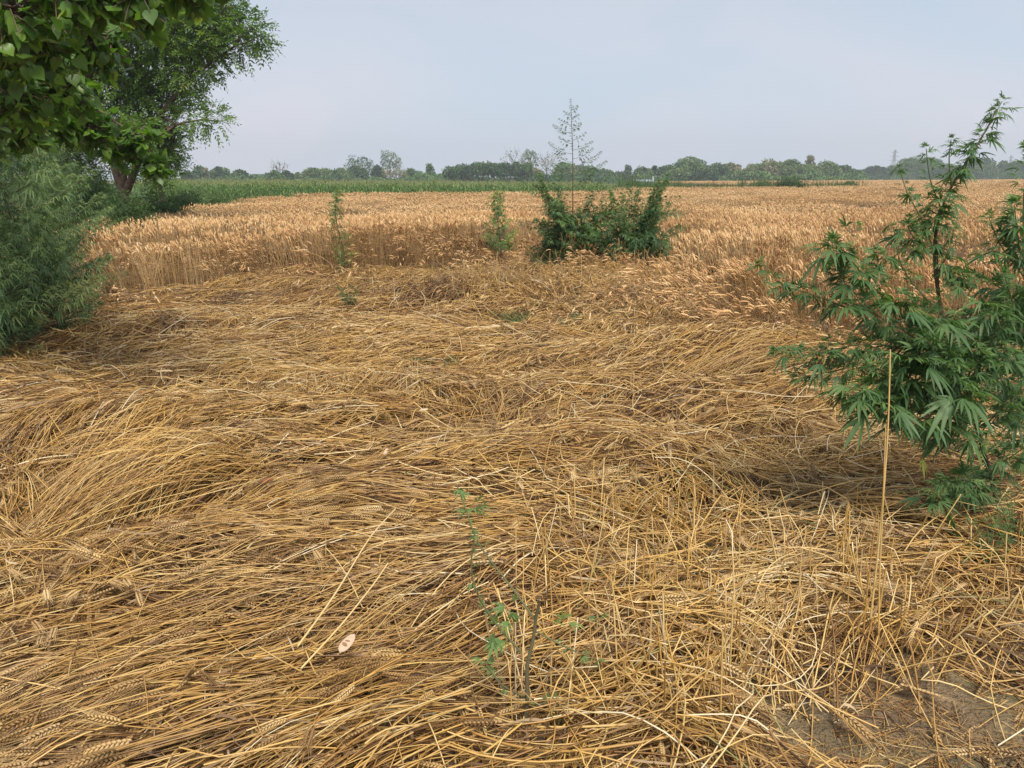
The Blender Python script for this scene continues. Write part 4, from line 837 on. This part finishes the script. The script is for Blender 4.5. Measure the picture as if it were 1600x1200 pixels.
# ------------------------------------------------------------------ far tree line
FT = [(.0, (.03, .065, .034)), (.3, (.072, .14, .055)), (.6, (.14, .22, .075)), (.82, (.21, .225, .105)), (1, (.26, .21, .14))]
M_far = ramp_mat('far_leaf', FT, .7, .15, .05, .6, transl=.2, tcol=(1.2, 1.3, .7))
def far_tree(px, top, wpx, d, kind, label, rng, tone=.35, group=None, base_py=None, name='field_tree', cat='tree'):
    b = at(px, 284, d); b[2] = 0; z = at(px, top, d)[2]; W = wpx * d / FPX / 2
    root = tag(empty(name, b), label, cat, group); tr = MB(); lf = MB()
    cb = {'round': .03, 'wide': .0, 'airy': .42, 'bare': .4, 'pole': .36, 'spire': .02}[kind]
    zc = z * cb; tops = b + np.array([rng.normal() * .1 * W, 0, z * .82])
    limb(tr, b, b + (tops - b) * .6, .04 * z ** .8 * (.6 if kind == 'pole' else 1), .022 * z ** .8, rng, .03, 5)
    f = b + (tops - b) * .6
    nb = {'round': 16, 'wide': 18, 'airy': 13, 'bare': 11, 'pole': 7, 'spire': 12}[kind]
    for i in range(nb):
        v = (i + .5) / nb; th = i * 2.4
        if kind == 'spire': rr = W * (1 - v) * .7; zz = zc + (z - zc) * v * .95
        elif kind in ('round', 'wide'): rr = W * .62 * math.sqrt(max(1 - (v * 1.5 - .55) ** 2, .05)); zz = zc + (z - zc) * (.12 + .70 * v)
        else: rr = W * .75 * math.sqrt(max(1 - (v * 1.3 - .5) ** 2, .1)); zz = zc + (z - zc) * (.15 + .72 * v)
        rr *= rng.uniform(.75, 1.1)
        c = np.array([b[0] + rr * math.cos(th), b[1] + rr * math.sin(th), zz])
        rb = {'round': .42, 'wide': .42, 'airy': .30, 'bare': .34, 'pole': .55, 'spire': .26}[kind] * W * rng.uniform(.55, 1.3)
        rb = min(rb, (z - zc) * .34 + .2)
        st = b + (tops - b) * (.25 + .55 * v)
        limb(tr, st, c, .012 * z ** .7 + .01, .02, rng, .08, 4)
        if kind in ('bare', 'airy'):
            for q in range(7 if kind == 'bare' else 4): limb(tr, st * .4 + c * .6, c + rng.normal(size=3) * rb * np.array([.8, .8, .9]), .03, .012, rng, .06, 4)
        nq = int({'round': 260, 'wide': 260, 'airy': 70, 'bare': 10, 'pole': 130, 'spire': 120}[kind] * max(.5, rb))
        o = norm(rng.normal(size=(nq, 3))) * (rng.uniform(.45, 1.05, (nq, 1)) ** .5) * rb; o[:, 2] *= .8
        p = c + o; e = norm(rng.normal(size=(nq, 3)) + np.array([0, 0, -.2])); s = norm(np.cross(e, rng.normal(size=(nq, 3))))
        Ln = rng.uniform(.28, .6, nq) * (d / 180) ** .5 * (1 if kind not in ('airy', 'bare') else .7)
        leaflets(lf, p, e, s, Ln, Ln * .35, np.full(nq, .1), np.clip(tone + rng.normal() * .16 + rng.normal(size=nq) * .14, 0, 1), st=3)
    tr.build('trunk', M_bark, root); lf.build('crown', M_far, root); return root

def treeline():
    rng = np.random.default_rng(81)
    L_ = [(296, 267, 24, 190, 'round', .12, 'dark round tree at the left end of the far tree line'), (315, 258, 28, 195, 'round', .55, 'light green round tree next to the left end of the far tree line'),
      (345, 261, 32, 195, 'round', .2, 'dark lollipop tree with sky showing under its crown'), (377, 264, 28, 190, 'round', .3, 'compact dome shaped tree standing alone in the left tree line'),
      (402, 274, 34, 200, 'wide', .3, 'low scrubby tree between the dome shaped tree and the bare one'), (438, 251, 30, 190, 'bare', .8, 'leafless grey tree rising above a dark clump at left'),
      (436, 268, 62, 185, 'wide', .28, 'broad dark clump under the leafless grey tree'), (470, 272, 40, 200, 'wide', .45, 'small green tree right of the leafless grey tree'),
      (489, 262, 34, 195, 'round', .5, 'rounded pale green tree at the start of the central tree bank'), (512, 264, 40, 198, 'wide', .45, 'middle sized green tree in the central bank, right of the pale rounded one'),
      (538, 265, 44, 196, 'wide', .4, 'spreading green tree in front of the open crowned tree'), (565, 244, 46, 205, 'airy', .35, 'open crowned tree with layered dark tufts above the central bank'),
      (560, 262, 40, 198, 'wide', .25, 'dark tree under the layered open crown'), (591, 257, 22, 196, 'round', .12, 'narrow very dark tree left of the tallest tree'),
      (611, 235, 38, 200, 'airy', .5, 'tallest far tree with thin see through crown'), (616, 264, 44, 194, 'airy', .95, 'brownish thin tree below the tallest far tree'), (645, 266, 34, 200, 'wide', .4, 'plain green tree right of the brownish thin tree'),
      (672, 256, 34, 196, 'spire', .3, 'pointed conifer like tree left of the dark grove'), (694, 272, 26, 205, 'wide', .3, 'low bush at the left foot of the dark grove'),
      (805, 231, 48, 230, 'bare', .7, 'bare branched tall tree behind the right end of the grove'), (829, 231, 26, 228, 'airy', .4, 'thin tufted tree beside the bare branched tall tree'),
      (854, 237, 42, 226, 'bare', .9, 'pale bare tree just left of the tall hemp spire'), (838, 264, 34, 190, 'wide', .75, 'yellowish low tree at the right end of the grove'),
      (884, 256, 44, 205, 'wide', .4, 'green tree behind the tall hemp spire'), (915, 260, 48, 205, 'wide', .3, 'dark spreading tree right of the hemp spire'), (945, 266, 44, 210, 'wide', .35, 'lower tree between the hemp spire and the red roof'),
      (981, 256, 13, 215, 'airy', .3, 'thin lone tree rising over the red roof'), (970, 270, 36, 220, 'wide', .3, 'low dark tree directly behind the red roof'), (1006, 262, 34, 200, 'round', .35, 'green tree behind the white hut'),
      (1022, 258, 20, 205, 'spire', .15, 'dark narrow tree behind the white hut'), (1042, 257, 34, 200, 'round', .45, 'green tree right of the white hut'), (1078, 248, 72, 200, 'round', .4, 'largest broad domed tree in the right tree line'),
      (1062, 264, 50, 185, 'wide', .5, 'lighter tree in front of the large domed tree'), (1096, 268, 60, 182, 'wide', .15, 'dark bushy tree at the foot of the large domed tree'), (1118, 257, 42, 200, 'round', .35, 'green tree adjoining the large domed tree on its right'),
      (1140, 253, 44, 205, 'round', .85, 'grey brown tree in the right tree line'), (1160, 268, 52, 185, 'wide', .45, 'bright green low tree in front of the grey brown tree'), (1180, 257, 44, 205, 'wide', .8, 'dull brownish tree between two taller ones'),
      (1206, 249, 46, 200, 'round', .75, 'olive brown tall tree in the right tree line'), (1236, 249, 40, 200, 'round', .5, 'green tree left of the pointed brown tree'), (1263, 243, 38, 205, 'spire', .85, 'pointed brown tree, highest of the right tree line'),
      (1262, 258, 46, 200, 'wide', .7, 'dusky tree around the foot of the pointed brown tree'), (1293, 253, 44, 205, 'round', .6, 'green brown tree right of the pointed brown tree'), (1316, 258, 40, 215, 'wide', .35, 'blue green tree where the right tree line drops'),
      (1336, 266, 34, 240, 'wide', .3, 'last low tree before the distant dark dome'), (1364, 261, 52, 300, 'round', .1, 'distant dark dome shaped tree beyond the open wheat'), (1394, 259, 40, 310, 'wide', .25, 'distant tree at the foot of the pylon'),
      (1418, 249, 50, 300, 'round', .4, 'distant rounded tree right of the pylon'), (1446, 248, 54, 310, 'round', .45, 'distant pale tree behind the tall hemp stem'), (1478, 257, 46, 300, 'wide', .3, 'distant tree right of the tall hemp stem'),
      (1502, 260, 44, 310, 'wide', .25, 'distant low tree in the right gap between the hemp plants'), (1528, 247, 52, 300, 'round', .35, 'distant domed tree between the two hemp plants'), (1562, 253, 40, 310, 'spire', .25, 'distant pointed tree near the right picture edge'),
      (1588, 252, 44, 305, 'wide', .25, 'distant tree touching the right picture edge'), (1622, 254, 50, 305, 'wide', .25, None)]
    for px, top, wp, d, k, tn, lb in L_:
        if lb: far_tree(px, top, wp, d, k, lb, rng, tn)
    for i, px in enumerate(np.linspace(702, 826, 17)):
        far_tree(px + rng.normal() * 1.5, 261 - 8 * min(1, (px - 700) / 50) + rng.normal() * 1.2, 17, 175 + rng.normal() * 5, 'pole', 'slender tall trunked tree in the dense dark grove behind the maize', rng, .22, 'trees of the dark grove', name='grove_tree')
    mb = MB(); u = np.concatenate([rng.uniform(285, 960, 900), rng.uniform(1000, 1345, 500), rng.uniform(1340, 1640, 300)]); dd = np.where(u < 960, 186, np.where(u < 1342, 186, 296)) + rng.uniform(-6, 14, len(u))
    q = at(u, 284 + 0 * u, dd); m = 26; n = len(u) * m; hh = (1.1 + 1.3 * np.abs(fbm(u * .07, u * 0, 17)))
    p = np.repeat(q, m, 0); p = p + rng.normal(size=(n, 3)) * np.array([.9, .8, 0]); p[:, 2] = rng.random(n) * np.repeat(hh, m) * np.repeat(np.where(u < 1342, 1, 1.3), m)
    e = norm(rng.normal(size=(n, 3))); s = norm(np.cross(e, rng.normal(size=(n, 3)))); Ln = rng.uniform(.4, .8, n)
    leaflets(mb, p, e, s, Ln, Ln * .35, np.full(n, .1), np.clip(np.repeat(.3 + .2 * fbm(u * .04, u * 0, 19), m) + rng.normal(size=n) * .1, 0, 1), st=3)
    tag(mb.build('undergrowth', M_far), 'low dark undergrowth along the foot of the far tree line', 'undergrowth', kind='stuff')
    # shrubs
    shr = [(120, 225, 120, 20, .4, 'broad green shrub between the left thicket and the forked trunks'), (165, 262, 70, 24, .35, 'dark shrub behind the forked trunks at left'), (60, 235, 110, 26, .3, 'shrub in the hedge beyond the left thicket'), (1236, 272, 56, 62, .25, 'dark bushy shrub in the grass strip on the right'), (1325, 283, 26, 66, .5, 'small green shrub at the right end of the grass strip'), (1190, 283, 34, 64, .55, 'pale green shrub at the left part of the grass strip'),
           (285, 294, 62, 27, .12, 'dark green shrub at the left end of the maize field'), (245, 283, 80, 20, .4, 'green shrub below the smaller feathery tree'), (192, 284, 95, 15.0, .45, 'grassy shrub at the foot of the forked trunks'),
           (255, 305, 40, 23, .35, 'low shrub between the forked trunks and the dark shrub'), (335, 303, 30, 30, .6, 'thin pale shrub right of the dark shrub by the maize')]
    for px, top, wp, d, tn, lb in shr:
        b = at(px, 300, d); b[2] = 0; z = at(px, top, d)[2]; W = wp * d / FPX / 2
        wild_shrub(b, z, W, tn, lb, rng, d)
def wild_shrub(b, z, W, tn, lb, rng, d):
    root = tag(empty('shrub', b), lb, 'shrub'); tr = MB(); lf = MB(); sc = max(.6, d / 30)
    for i in range(16):
        th = i * 2.4; rr = W * .7 * math.sqrt((i + .5) / 16); c = b + np.array([rr * math.cos(th), rr * math.sin(th), z * rng.uniform(.45, .85) * (1 - .3 * rr / W)])
        limb(tr, b, c, .012 * sc, .005, rng, .1, 5); rb = W * .38; nq = int(420 / sc)
        o = rng.normal(size=(nq, 3)) * rb * .5; p = c + o; p[:, 2] = np.clip(p[:, 2], .03, z * 1.05); p[:, 2] -= rng.random(nq) * z * .35 * (rng.random(nq) < .5); p[:, 2] = np.maximum(p[:, 2], .02)
        e = norm(rng.normal(size=(nq, 3)) * .7 + norm(o + 1e-6) * .5 + np.array([0, 0, .25])); s = norm(np.cross(e, rng.normal(size=(nq, 3)))); Ln = rng.uniform(.07, .14, nq) * sc ** .8
        leaflets(lf, p, e, s, Ln, Ln * .13, np.full(nq, .3), np.clip(tn + rng.normal(size=nq) * .13, 0, 1), st=3)
    tr.build('stem', M_bark, root); lf.build('foliage', M_weed, root)
treeline()

# ------------------------------------------------------------------ farm buildings and pylon
def solid(name, col, rough=.8, metal=0.0, noise=.25):
    m = ramp_mat(name, [(0, tuple(c * .75 for c in col)), (1, tuple(min(1, c * 1.15) for c in col))], rough, .2, noise * 2, 1.5); m.node_tree.nodes['Principled BSDF'].inputs['Metallic'].default_value = metal; return m
M_lime = solid('limewash', (.72, .74, .76)); M_tile = solid('red_roof_tile', (.17, .085, .07)); M_bluew = solid('blue_wall', (.32, .38, .46)); M_open = solid('dark_opening', (.03, .03, .035)); M_brick = solid('brick', (.42, .25, .19)); M_steel = solid('galvanised_steel', (.30, .32, .34), .5, .6); M_wood = solid('old_wood', (.30, .25, .19))
def box(mb, a, b, mat=0):
    a = np.minimum(a, b); b = np.maximum(a, b); x0, y0, z0 = a; x1, y1, z1 = b
    V = [(x0, y0, z0), (x1, y0, z0), (x1, y1, z0), (x0, y1, z0), (x0, y0, z1), (x1, y0, z1), (x1, y1, z1), (x0, y1, z1)]
    mb.add(V, [(0, 3, 2, 1), (4, 5, 6, 7), (0, 1, 5, 4), (1, 2, 6, 5), (2, 3, 7, 6), (3, 0, 4, 7)], .5, mat)
def building(px0, px1, d, hw, depth, label, wallm, roofm, rise, name, openings):
    a = at(px0, 284, d)[0]; c = at(px1, 284, d)[0]; root = tag(empty(name, ((a + c) / 2, d, 0)), label, 'building')
    mb = MB(); box(mb, np.array([a, d, 0]), np.array([c, d + depth, hw])); mb.build('wall', wallm, root, False)
    mb = MB(); e = .35; m = d + depth / 2; t = .12
    for s in (0, t):
        pass
    P = [(a - e, d - e, hw), (c + e, d - e, hw), (c + e, m, hw + rise), (a - e, m, hw + rise), (a - e, d + depth + e, hw), (c + e, d + depth + e, hw)]
    V = P + [(x, y, z + t) for x, y, z in P]
    mb.add(V, [(6, 7, 8, 9), (9, 8, 11, 10), (0, 3, 2, 1), (3, 4, 5, 2), (0, 1, 7, 6), (4, 10, 11, 5)], .5)
    mb.add([V[i] for i in (0, 3, 9, 6)] + [V[i] for i in (3, 4, 10, 9)] + [V[i] for i in (1, 2, 8, 7)] + [V[i] for i in (2, 5, 11, 8)], [(0, 1, 2, 3), (4, 5, 6, 7), (8, 9, 10, 11), (12, 13, 14, 15)], .5)
    mb.build('roof', roofm, root, False)
    for nm, u, z0, w_, h_ in openings:
        x = a + (c - a) * u; mb = MB(); box(mb, np.array([x - w_ / 2, d - .03, z0]), np.array([x + w_ / 2, d - .004, z0 + h_])); f = mb.build(nm, M_open, root, False)
        if nm == 'window':
            mb = MB()
            for q in ((-w_ / 2 - .08, -.08, w_ / 2 + .08, 0), (-w_ / 2 - .08, h_, w_ / 2 + .08, h_ + .08), (-w_ / 2 - .08, 0, -w_ / 2, h_), (w_ / 2, 0, w_ / 2 + .08, h_)):
                box(mb, np.array([x + q[0], d - .06, z0 + q[1]]), np.array([x + q[2], d - .002, z0 + q[3]]))
            fr = mb.build('window_frame', M_wood, None, False); fr.parent = f
            fr.matrix_parent_inverse = Matrix.Identity(4)
def buildings():
    building(967, 995, 235, 1.55, 4.5, 'long low farm building with red tiled roof among the far trees', M_brick, M_tile, .75, 'farm_building', [('door', .3, 0, 1.0, 1.4), ('window', .7, .6, .8, .7)])
    building(999, 1017, 100, 1.0, 1.6, 'small white walled hut right of the red roof', M_lime, M_bluew, .16, 'farm_hut', [('door', .74, 0, .5, .8)])
    b = at(1020, 284, 100); b[2] = 0; mb = MB(); V, Q = tube_mesh(np.array([[b, b + (0, 0, .8), b + (0.01, 0, 1.6)]]), np.array([[.10, .09, .08]]), 8); mb.add(V, Q, .5)
    V, Q = tube_mesh(np.array([[b + (.01, 0, 1.6), b + (.01, 0, 1.66)]]), np.array([[.13, .13]]), 8); mb.add(V, Q, .5)
    tag(mb.build('gate_pillar', M_lime), 'thin pale pillar just right of the white hut', 'pillar')
    def pylon(px, top, d, label):
        b = at(px, 284, d); b[2] = 0; z = at(px, top, d)[2]; root = tag(empty('pylon', b), label, 'pylon', 'power pylons on the horizon'); mb = MB()
        def bar(p, q, r=.13):
            V, Q = tube_mesh(np.array([[b + np.array(p), b + np.array(q)]]), np.array([[r, r]]), 4); mb.add(V, Q, .5)
        w0, w1 = .11 * z, .025 * z; nl = 7
        cr = lambda v: (w0 + (w1 - w0) * min(1, v * 1.35))
        for i in range(nl):
            v0, v1 = i / nl, (i + 1) / nl; a0, a1 = cr(v0), cr(v1)
            for sx, sy in ((1, 1), (1, -1), (-1, -1), (-1, 1)):
                bar((sx * a0, sy * a0, v0 * z), (sx * a1, sy * a1, v1 * z), .17)
            for sy in (1, -1): bar((-a0, sy * a0, v0 * z), (a1, sy * a1, v1 * z), .09); bar((a0, sy * a0, v0 * z), (-a1, sy * a1, v1 * z), .09)
        mb.build('lattice_tower', M_steel, root)
        for v, wd in ((.62, .2), (.76, .17), (.9, .14)):
            mb2 = mb.__class__(); 
            for sx in (-1, 1):
                for p, q in (((0, 0, v * z), (sx * wd * z, 0, v * z)), ((0, 0, (v + .05) * z), (sx * wd * z, 0, v * z))):
                    V, Q = tube_mesh(np.array([[b + np.array(p), b + np.array(q)]]), np.array([[.13, .13]]), 4); mb2.add(V, Q, .5)
            mb2.build('cross_arm', M_steel, root)
    pylon(1393, 234, 560, 'lattice power pylon rising over the distant trees on the right'); pylon(1574, 243, 640, 'fainter power pylon near the right picture edge')
buildings()

# ------------------------------------------------------------------ small things in the foreground
def small_things():
    rng = np.random.default_rng(91); A = lambda *p: [at(a, b, c) for a, b, c in p]
    # sprouting weed with a broken woody stem
    base = gp(818, 1150); y0 = base[1]
    h = Hemp('weed_sprout', 'spindly green weed sprouting from a broken woody stem in the near straw', base, rng, cat='weed')
    h.stem([base] + A((825, 1090, y0), (822, 1040, y0), (834, 1000, y0), (836, 970, y0), (843, 940, y0 - .02)), .008, .0048, .6)
    for pts in ([(838, 970, y0), (790, 905, y0 + .05), (745, 850, y0 + .1), (728, 795, y0 + .15), (714, 758, y0 + .18)], [(815, 1020, y0), (770, 970, y0), (738, 915, y0), (735, 870, y0), (742, 835, y0)], [(820, 1090, y0), (780, 1070, y0 - .05), (755, 1030, y0 - .05)],
                [(835, 985, y0), (880, 1010, y0), (930, 1030, y0 + .05)], [(822, 1120, y0), (790, 1170, y0 - .1)], [(822, 1110, y0), (870, 1090, y0)]):
        P, Ln = h.stem(A(*pts), .0032, .0018, .75)
        for j in range(int(Ln / .035) + 2):
            c = P[rng.integers(len(P) // 3, len(P))]; h.P.append(c); h.D.append(rng.normal(size=3) + np.array([0, 0, .4])); h.S.append(rng.uniform(.014, .030)); h.R.append(rng.uniform(.5, .85))
    for px, py in ((788, 958), (775, 985), (800, 950), (780, 995), (755, 1035), (745, 790), (716, 762), (735, 800), (880, 975), (935, 970), (870, 1100), (760, 1185)):
        for j in range(3): h.P.append(at(px, py, y0 + .02)); h.D.append(rng.normal(size=3) * .7 + np.array([0, -.2, .2])); h.S.append(rng.uniform(.032, .056)); h.R.append(rng.uniform(.55, .85))
    h.done(5, .095, .3)
    def tuft(name, px, py, H, W, n, label, tone=.5, cat='weed', size=.05):
        b = gp(px, py, .14); b[2] = float(Hmat(np.array([b[0]]), np.array([b[1]]))[0]) - .02; h = Hemp(name, label, b, rng, cat=cat, leafmat=M_weed)
        for i in range(n):
            a = rng.uniform(0, 6.28); l = W * rng.uniform(.3, 1); e = b + np.array([math.cos(a) * l, math.sin(a) * l, .03 + H * rng.uniform(.5, 1)])
            h.shoot([b, b * .5 + e * .5 + np.array([0, 0, .05]), e], size, .002, .05, .3, tone=tone)
        h.done(5, .09, .3, 4)
    tuft('weed_tuft', 548, 488, .26, .17, 16, 'small round green weed in the flattened straw below the slender hemp stem', .3)
    tuft('weed_tuft', 802, 503, .14, .3, 20, 'low spreading green weed in front of the spired hemp', .4, size=.045)
    tuft('weed_tuft', 888, 512, .10, .22, 12, 'sparse flat green weed right of the low spreading one', .45, size=.04)
    tuft('weed_tuft', 1585, 850, .34, .26, 20, 'pale feathery weed at the foot of the right hemp plants', .65, size=.035)
    tuft('weed_tuft', 1545, 872, .16, .18, 12, 'dull green weed beside the base of the tall right hemp stem', .4, size=.035)
    tuft('weed_tuft', 690, 560, .08, .3, 8, 'faint green weed half buried in the straw at centre', .3, size=.04)
    # tall dry stalks standing in front of the right plant
    def stalk(name, label, pts, r0, r1, tone, ear=None, group=None, cat='dry stalk'):
        b = pts[0]; root = tag(empty(name, b), label, cat, group); mb = MB(); P, _ = poly(pts, 14)
        V, Q = tube_mesh(P[None], np.linspace(r0, r1, 14)[None], 6, rng); mb.add(V, Q, tone); mb.build('stalk', M_straw, root)
        if ear:
            m2 = MB(); T = norm(P[-1] - P[-2])[None]; add_ears(m2, P[-1:], T, np.array([ear]), np.array([.5]), np.array([.6]), 0, 0, rng, fat=1.2); m2.build('ear', M_ear, root)
    b = gp(1352, 1035); y = b[1]
    stalk('dry_stalk', 'tallest pale dry stalk standing upright before the right hemp plant', [b] + A((1368, 900, y), (1382, 760, y), (1389, 650, y), (1391, 546, y)), .0038, .002, .8)
    b = gp(1372, 1050); y = b[1]
    stalk('dry_stalk', 'shorter dry stalk leaning against the tallest one', [b] + A((1374, 900, y), (1380, 780, y), (1384, 662, y)), .0034, .0018, .72)
    b = gp(1345, 1045); y = b[1]
    stalk('dry_stalk', 'brown dry stalk at the foot of the two upright ones', [b] + A((1352, 950, y), (1362, 860, y), (1370, 800, y)), .004, .002, .45)
    b = gp(48, 545); y = b[1]
    stalk('dry_stalk', 'drooping wheat ear on a tall stem before the left thicket', [b] + A((50, 500, y), (52, 460, y), (56, 442, y)), .004, .0025, .5, .12)
    for (p, lb) in (([(465, 1010), (520, 935), (580, 835), (618, 795)], 'long pale broken stalk lying diagonally above the seed pod'), ([(470, 1045), (535, 975), (590, 905), (606, 880)], 'second pale diagonal stalk just below the longer one')):
        pts = [gp(a, c, .2 + .01 * i) for i, (a, c) in enumerate(p)]; stalk('dry_stalk', lb, pts, .0035, .0025, .85)
    # hanging ear over the soil and an ear lying on it
    b = gp(1395, 1020); stalk('wheat_stalk', 'greenish wheat stalk with its ear hanging beside the bare soil', [b + (0.02, .1, .25), b + (.02, .02, .3), b + (.005, -.02, .22)], .002, .0018, .6, .095, cat='wheat stalk')
    b = gp(1450, 1090, .03); stalk('wheat_stalk', 'single wheat stalk lying over the bare soil with its ear at the bottom edge', [gp(1370, 960, .2), gp(1415, 1060, .08), gp(1456, 1138, .03)], .002, .0018, .75, .1, cat='wheat stalk')
    # papery seed pod and fallen leaves
    def leafpod(name, label, px, py, ang, Ln, wd, cols, cat, spots=0):
        c = gp(px, py, .19 if py > 800 else .2); root = tag(empty(name, c), label, cat); mb = MB(); st = 11; u = np.linspace(-.5, .5, st); d = np.array([math.cos(ang), math.sin(ang), .30]); d /= np.linalg.norm(d); s = norm(np.cross(d, np.array([.1, -.55, 1.0]))); nr = np.cross(s, d)
        pr = np.sqrt(np.clip(1 - (2 * u) ** 2, 0, 1)) * (1 - .25 * u); pr[0] = pr[-1] = .03; rows = []
        for k in (-1, -.5, 0, .5, 1): rows.append(c + (0, 0, .02) + Ln * u[:, None] * d + wd * k * pr[:, None] * s + nr * (.006 * (1 - k * k) * pr[:, None]))
        V = np.stack(rows, 1); i = np.arange(st * 5).reshape(st, 5); Q = np.stack([i[:-1, :-1], i[:-1, 1:], i[1:, 1:], i[1:, :-1]], -1).reshape(-1, 4)
        mb.add(V, Q, .5); mb.add(V - nr * .0016, Q[:, ::-1], .5); m = solid(name + '_skin', cols, .7); o = mb.build('husk', m, root)
        if spots:
            ms = solid('seed_brown', (.26, .14, .07), .6)
            for k in range(spots):
                m2 = MB(); q = c + (0, 0, .02) + Ln * (-.16 + .19 * k) * d + nr * .0065; a = np.linspace(0, 2 * math.pi, 9)[:-1]
                ring = [q + .002 * nr + (.0095 * math.cos(t) * s + .0055 * math.sin(t + .8 * k) * d) * (1 - .25 * (k == 1)) for t in a]; m2.add(np.array(ring + [q + nr * .003]), [(j, (j + 1) % 8, 8) for j in range(8)], .5); m2.build('seed', ms, root)
    leafpod('seed_pod', 'pale pink papery seed pod with brown seeds lying on the near straw', 543, 1013, 1.05, .075, .016, (.52, .375, .26), 'seed pod', 3)
    leafpod('fallen_leaf', 'rust brown dead leaf caught in the straw at left', 418, 756, .2, .055, .013, (.22, .09, .04), 'leaf')
    leafpod('fallen_leaf', 'small pale curled leaf in the straw at centre left', 603, 711, 1.3, .055, .011, (.60, .42, .28), 'leaf')
    leafpod('fallen_leaf', 'whitish torn husk lying at the short upright straws', 662, 645, -.7, .085, .011, (.66, .52, .38), 'leaf')
small_things()

# ------------------------------------------------------------------ haze
def haze():
    mb = MB(); box(mb, np.array([-480., -25., -1.2]), np.array([560., 760., 34.]))
    m = bpy.data.materials.new('air_haze'); m.use_nodes = True; N, L = m.node_tree.nodes, m.node_tree.links; N.remove(N['Principled BSDF'])
    v = N.new('ShaderNodeVolumePrincipled'); v.inputs['Color'].default_value = (.93, .96, 1.0, 1); v.inputs['Density'].default_value = .0009; v.inputs['Anisotropy'].default_value = .2
    L.new(v.outputs[0], N['Material Output'].inputs['Volume'])
    tag(mb.build('haze', m, None, False), 'pale summer haze over the fields', 'haze', kind='stuff')
haze()
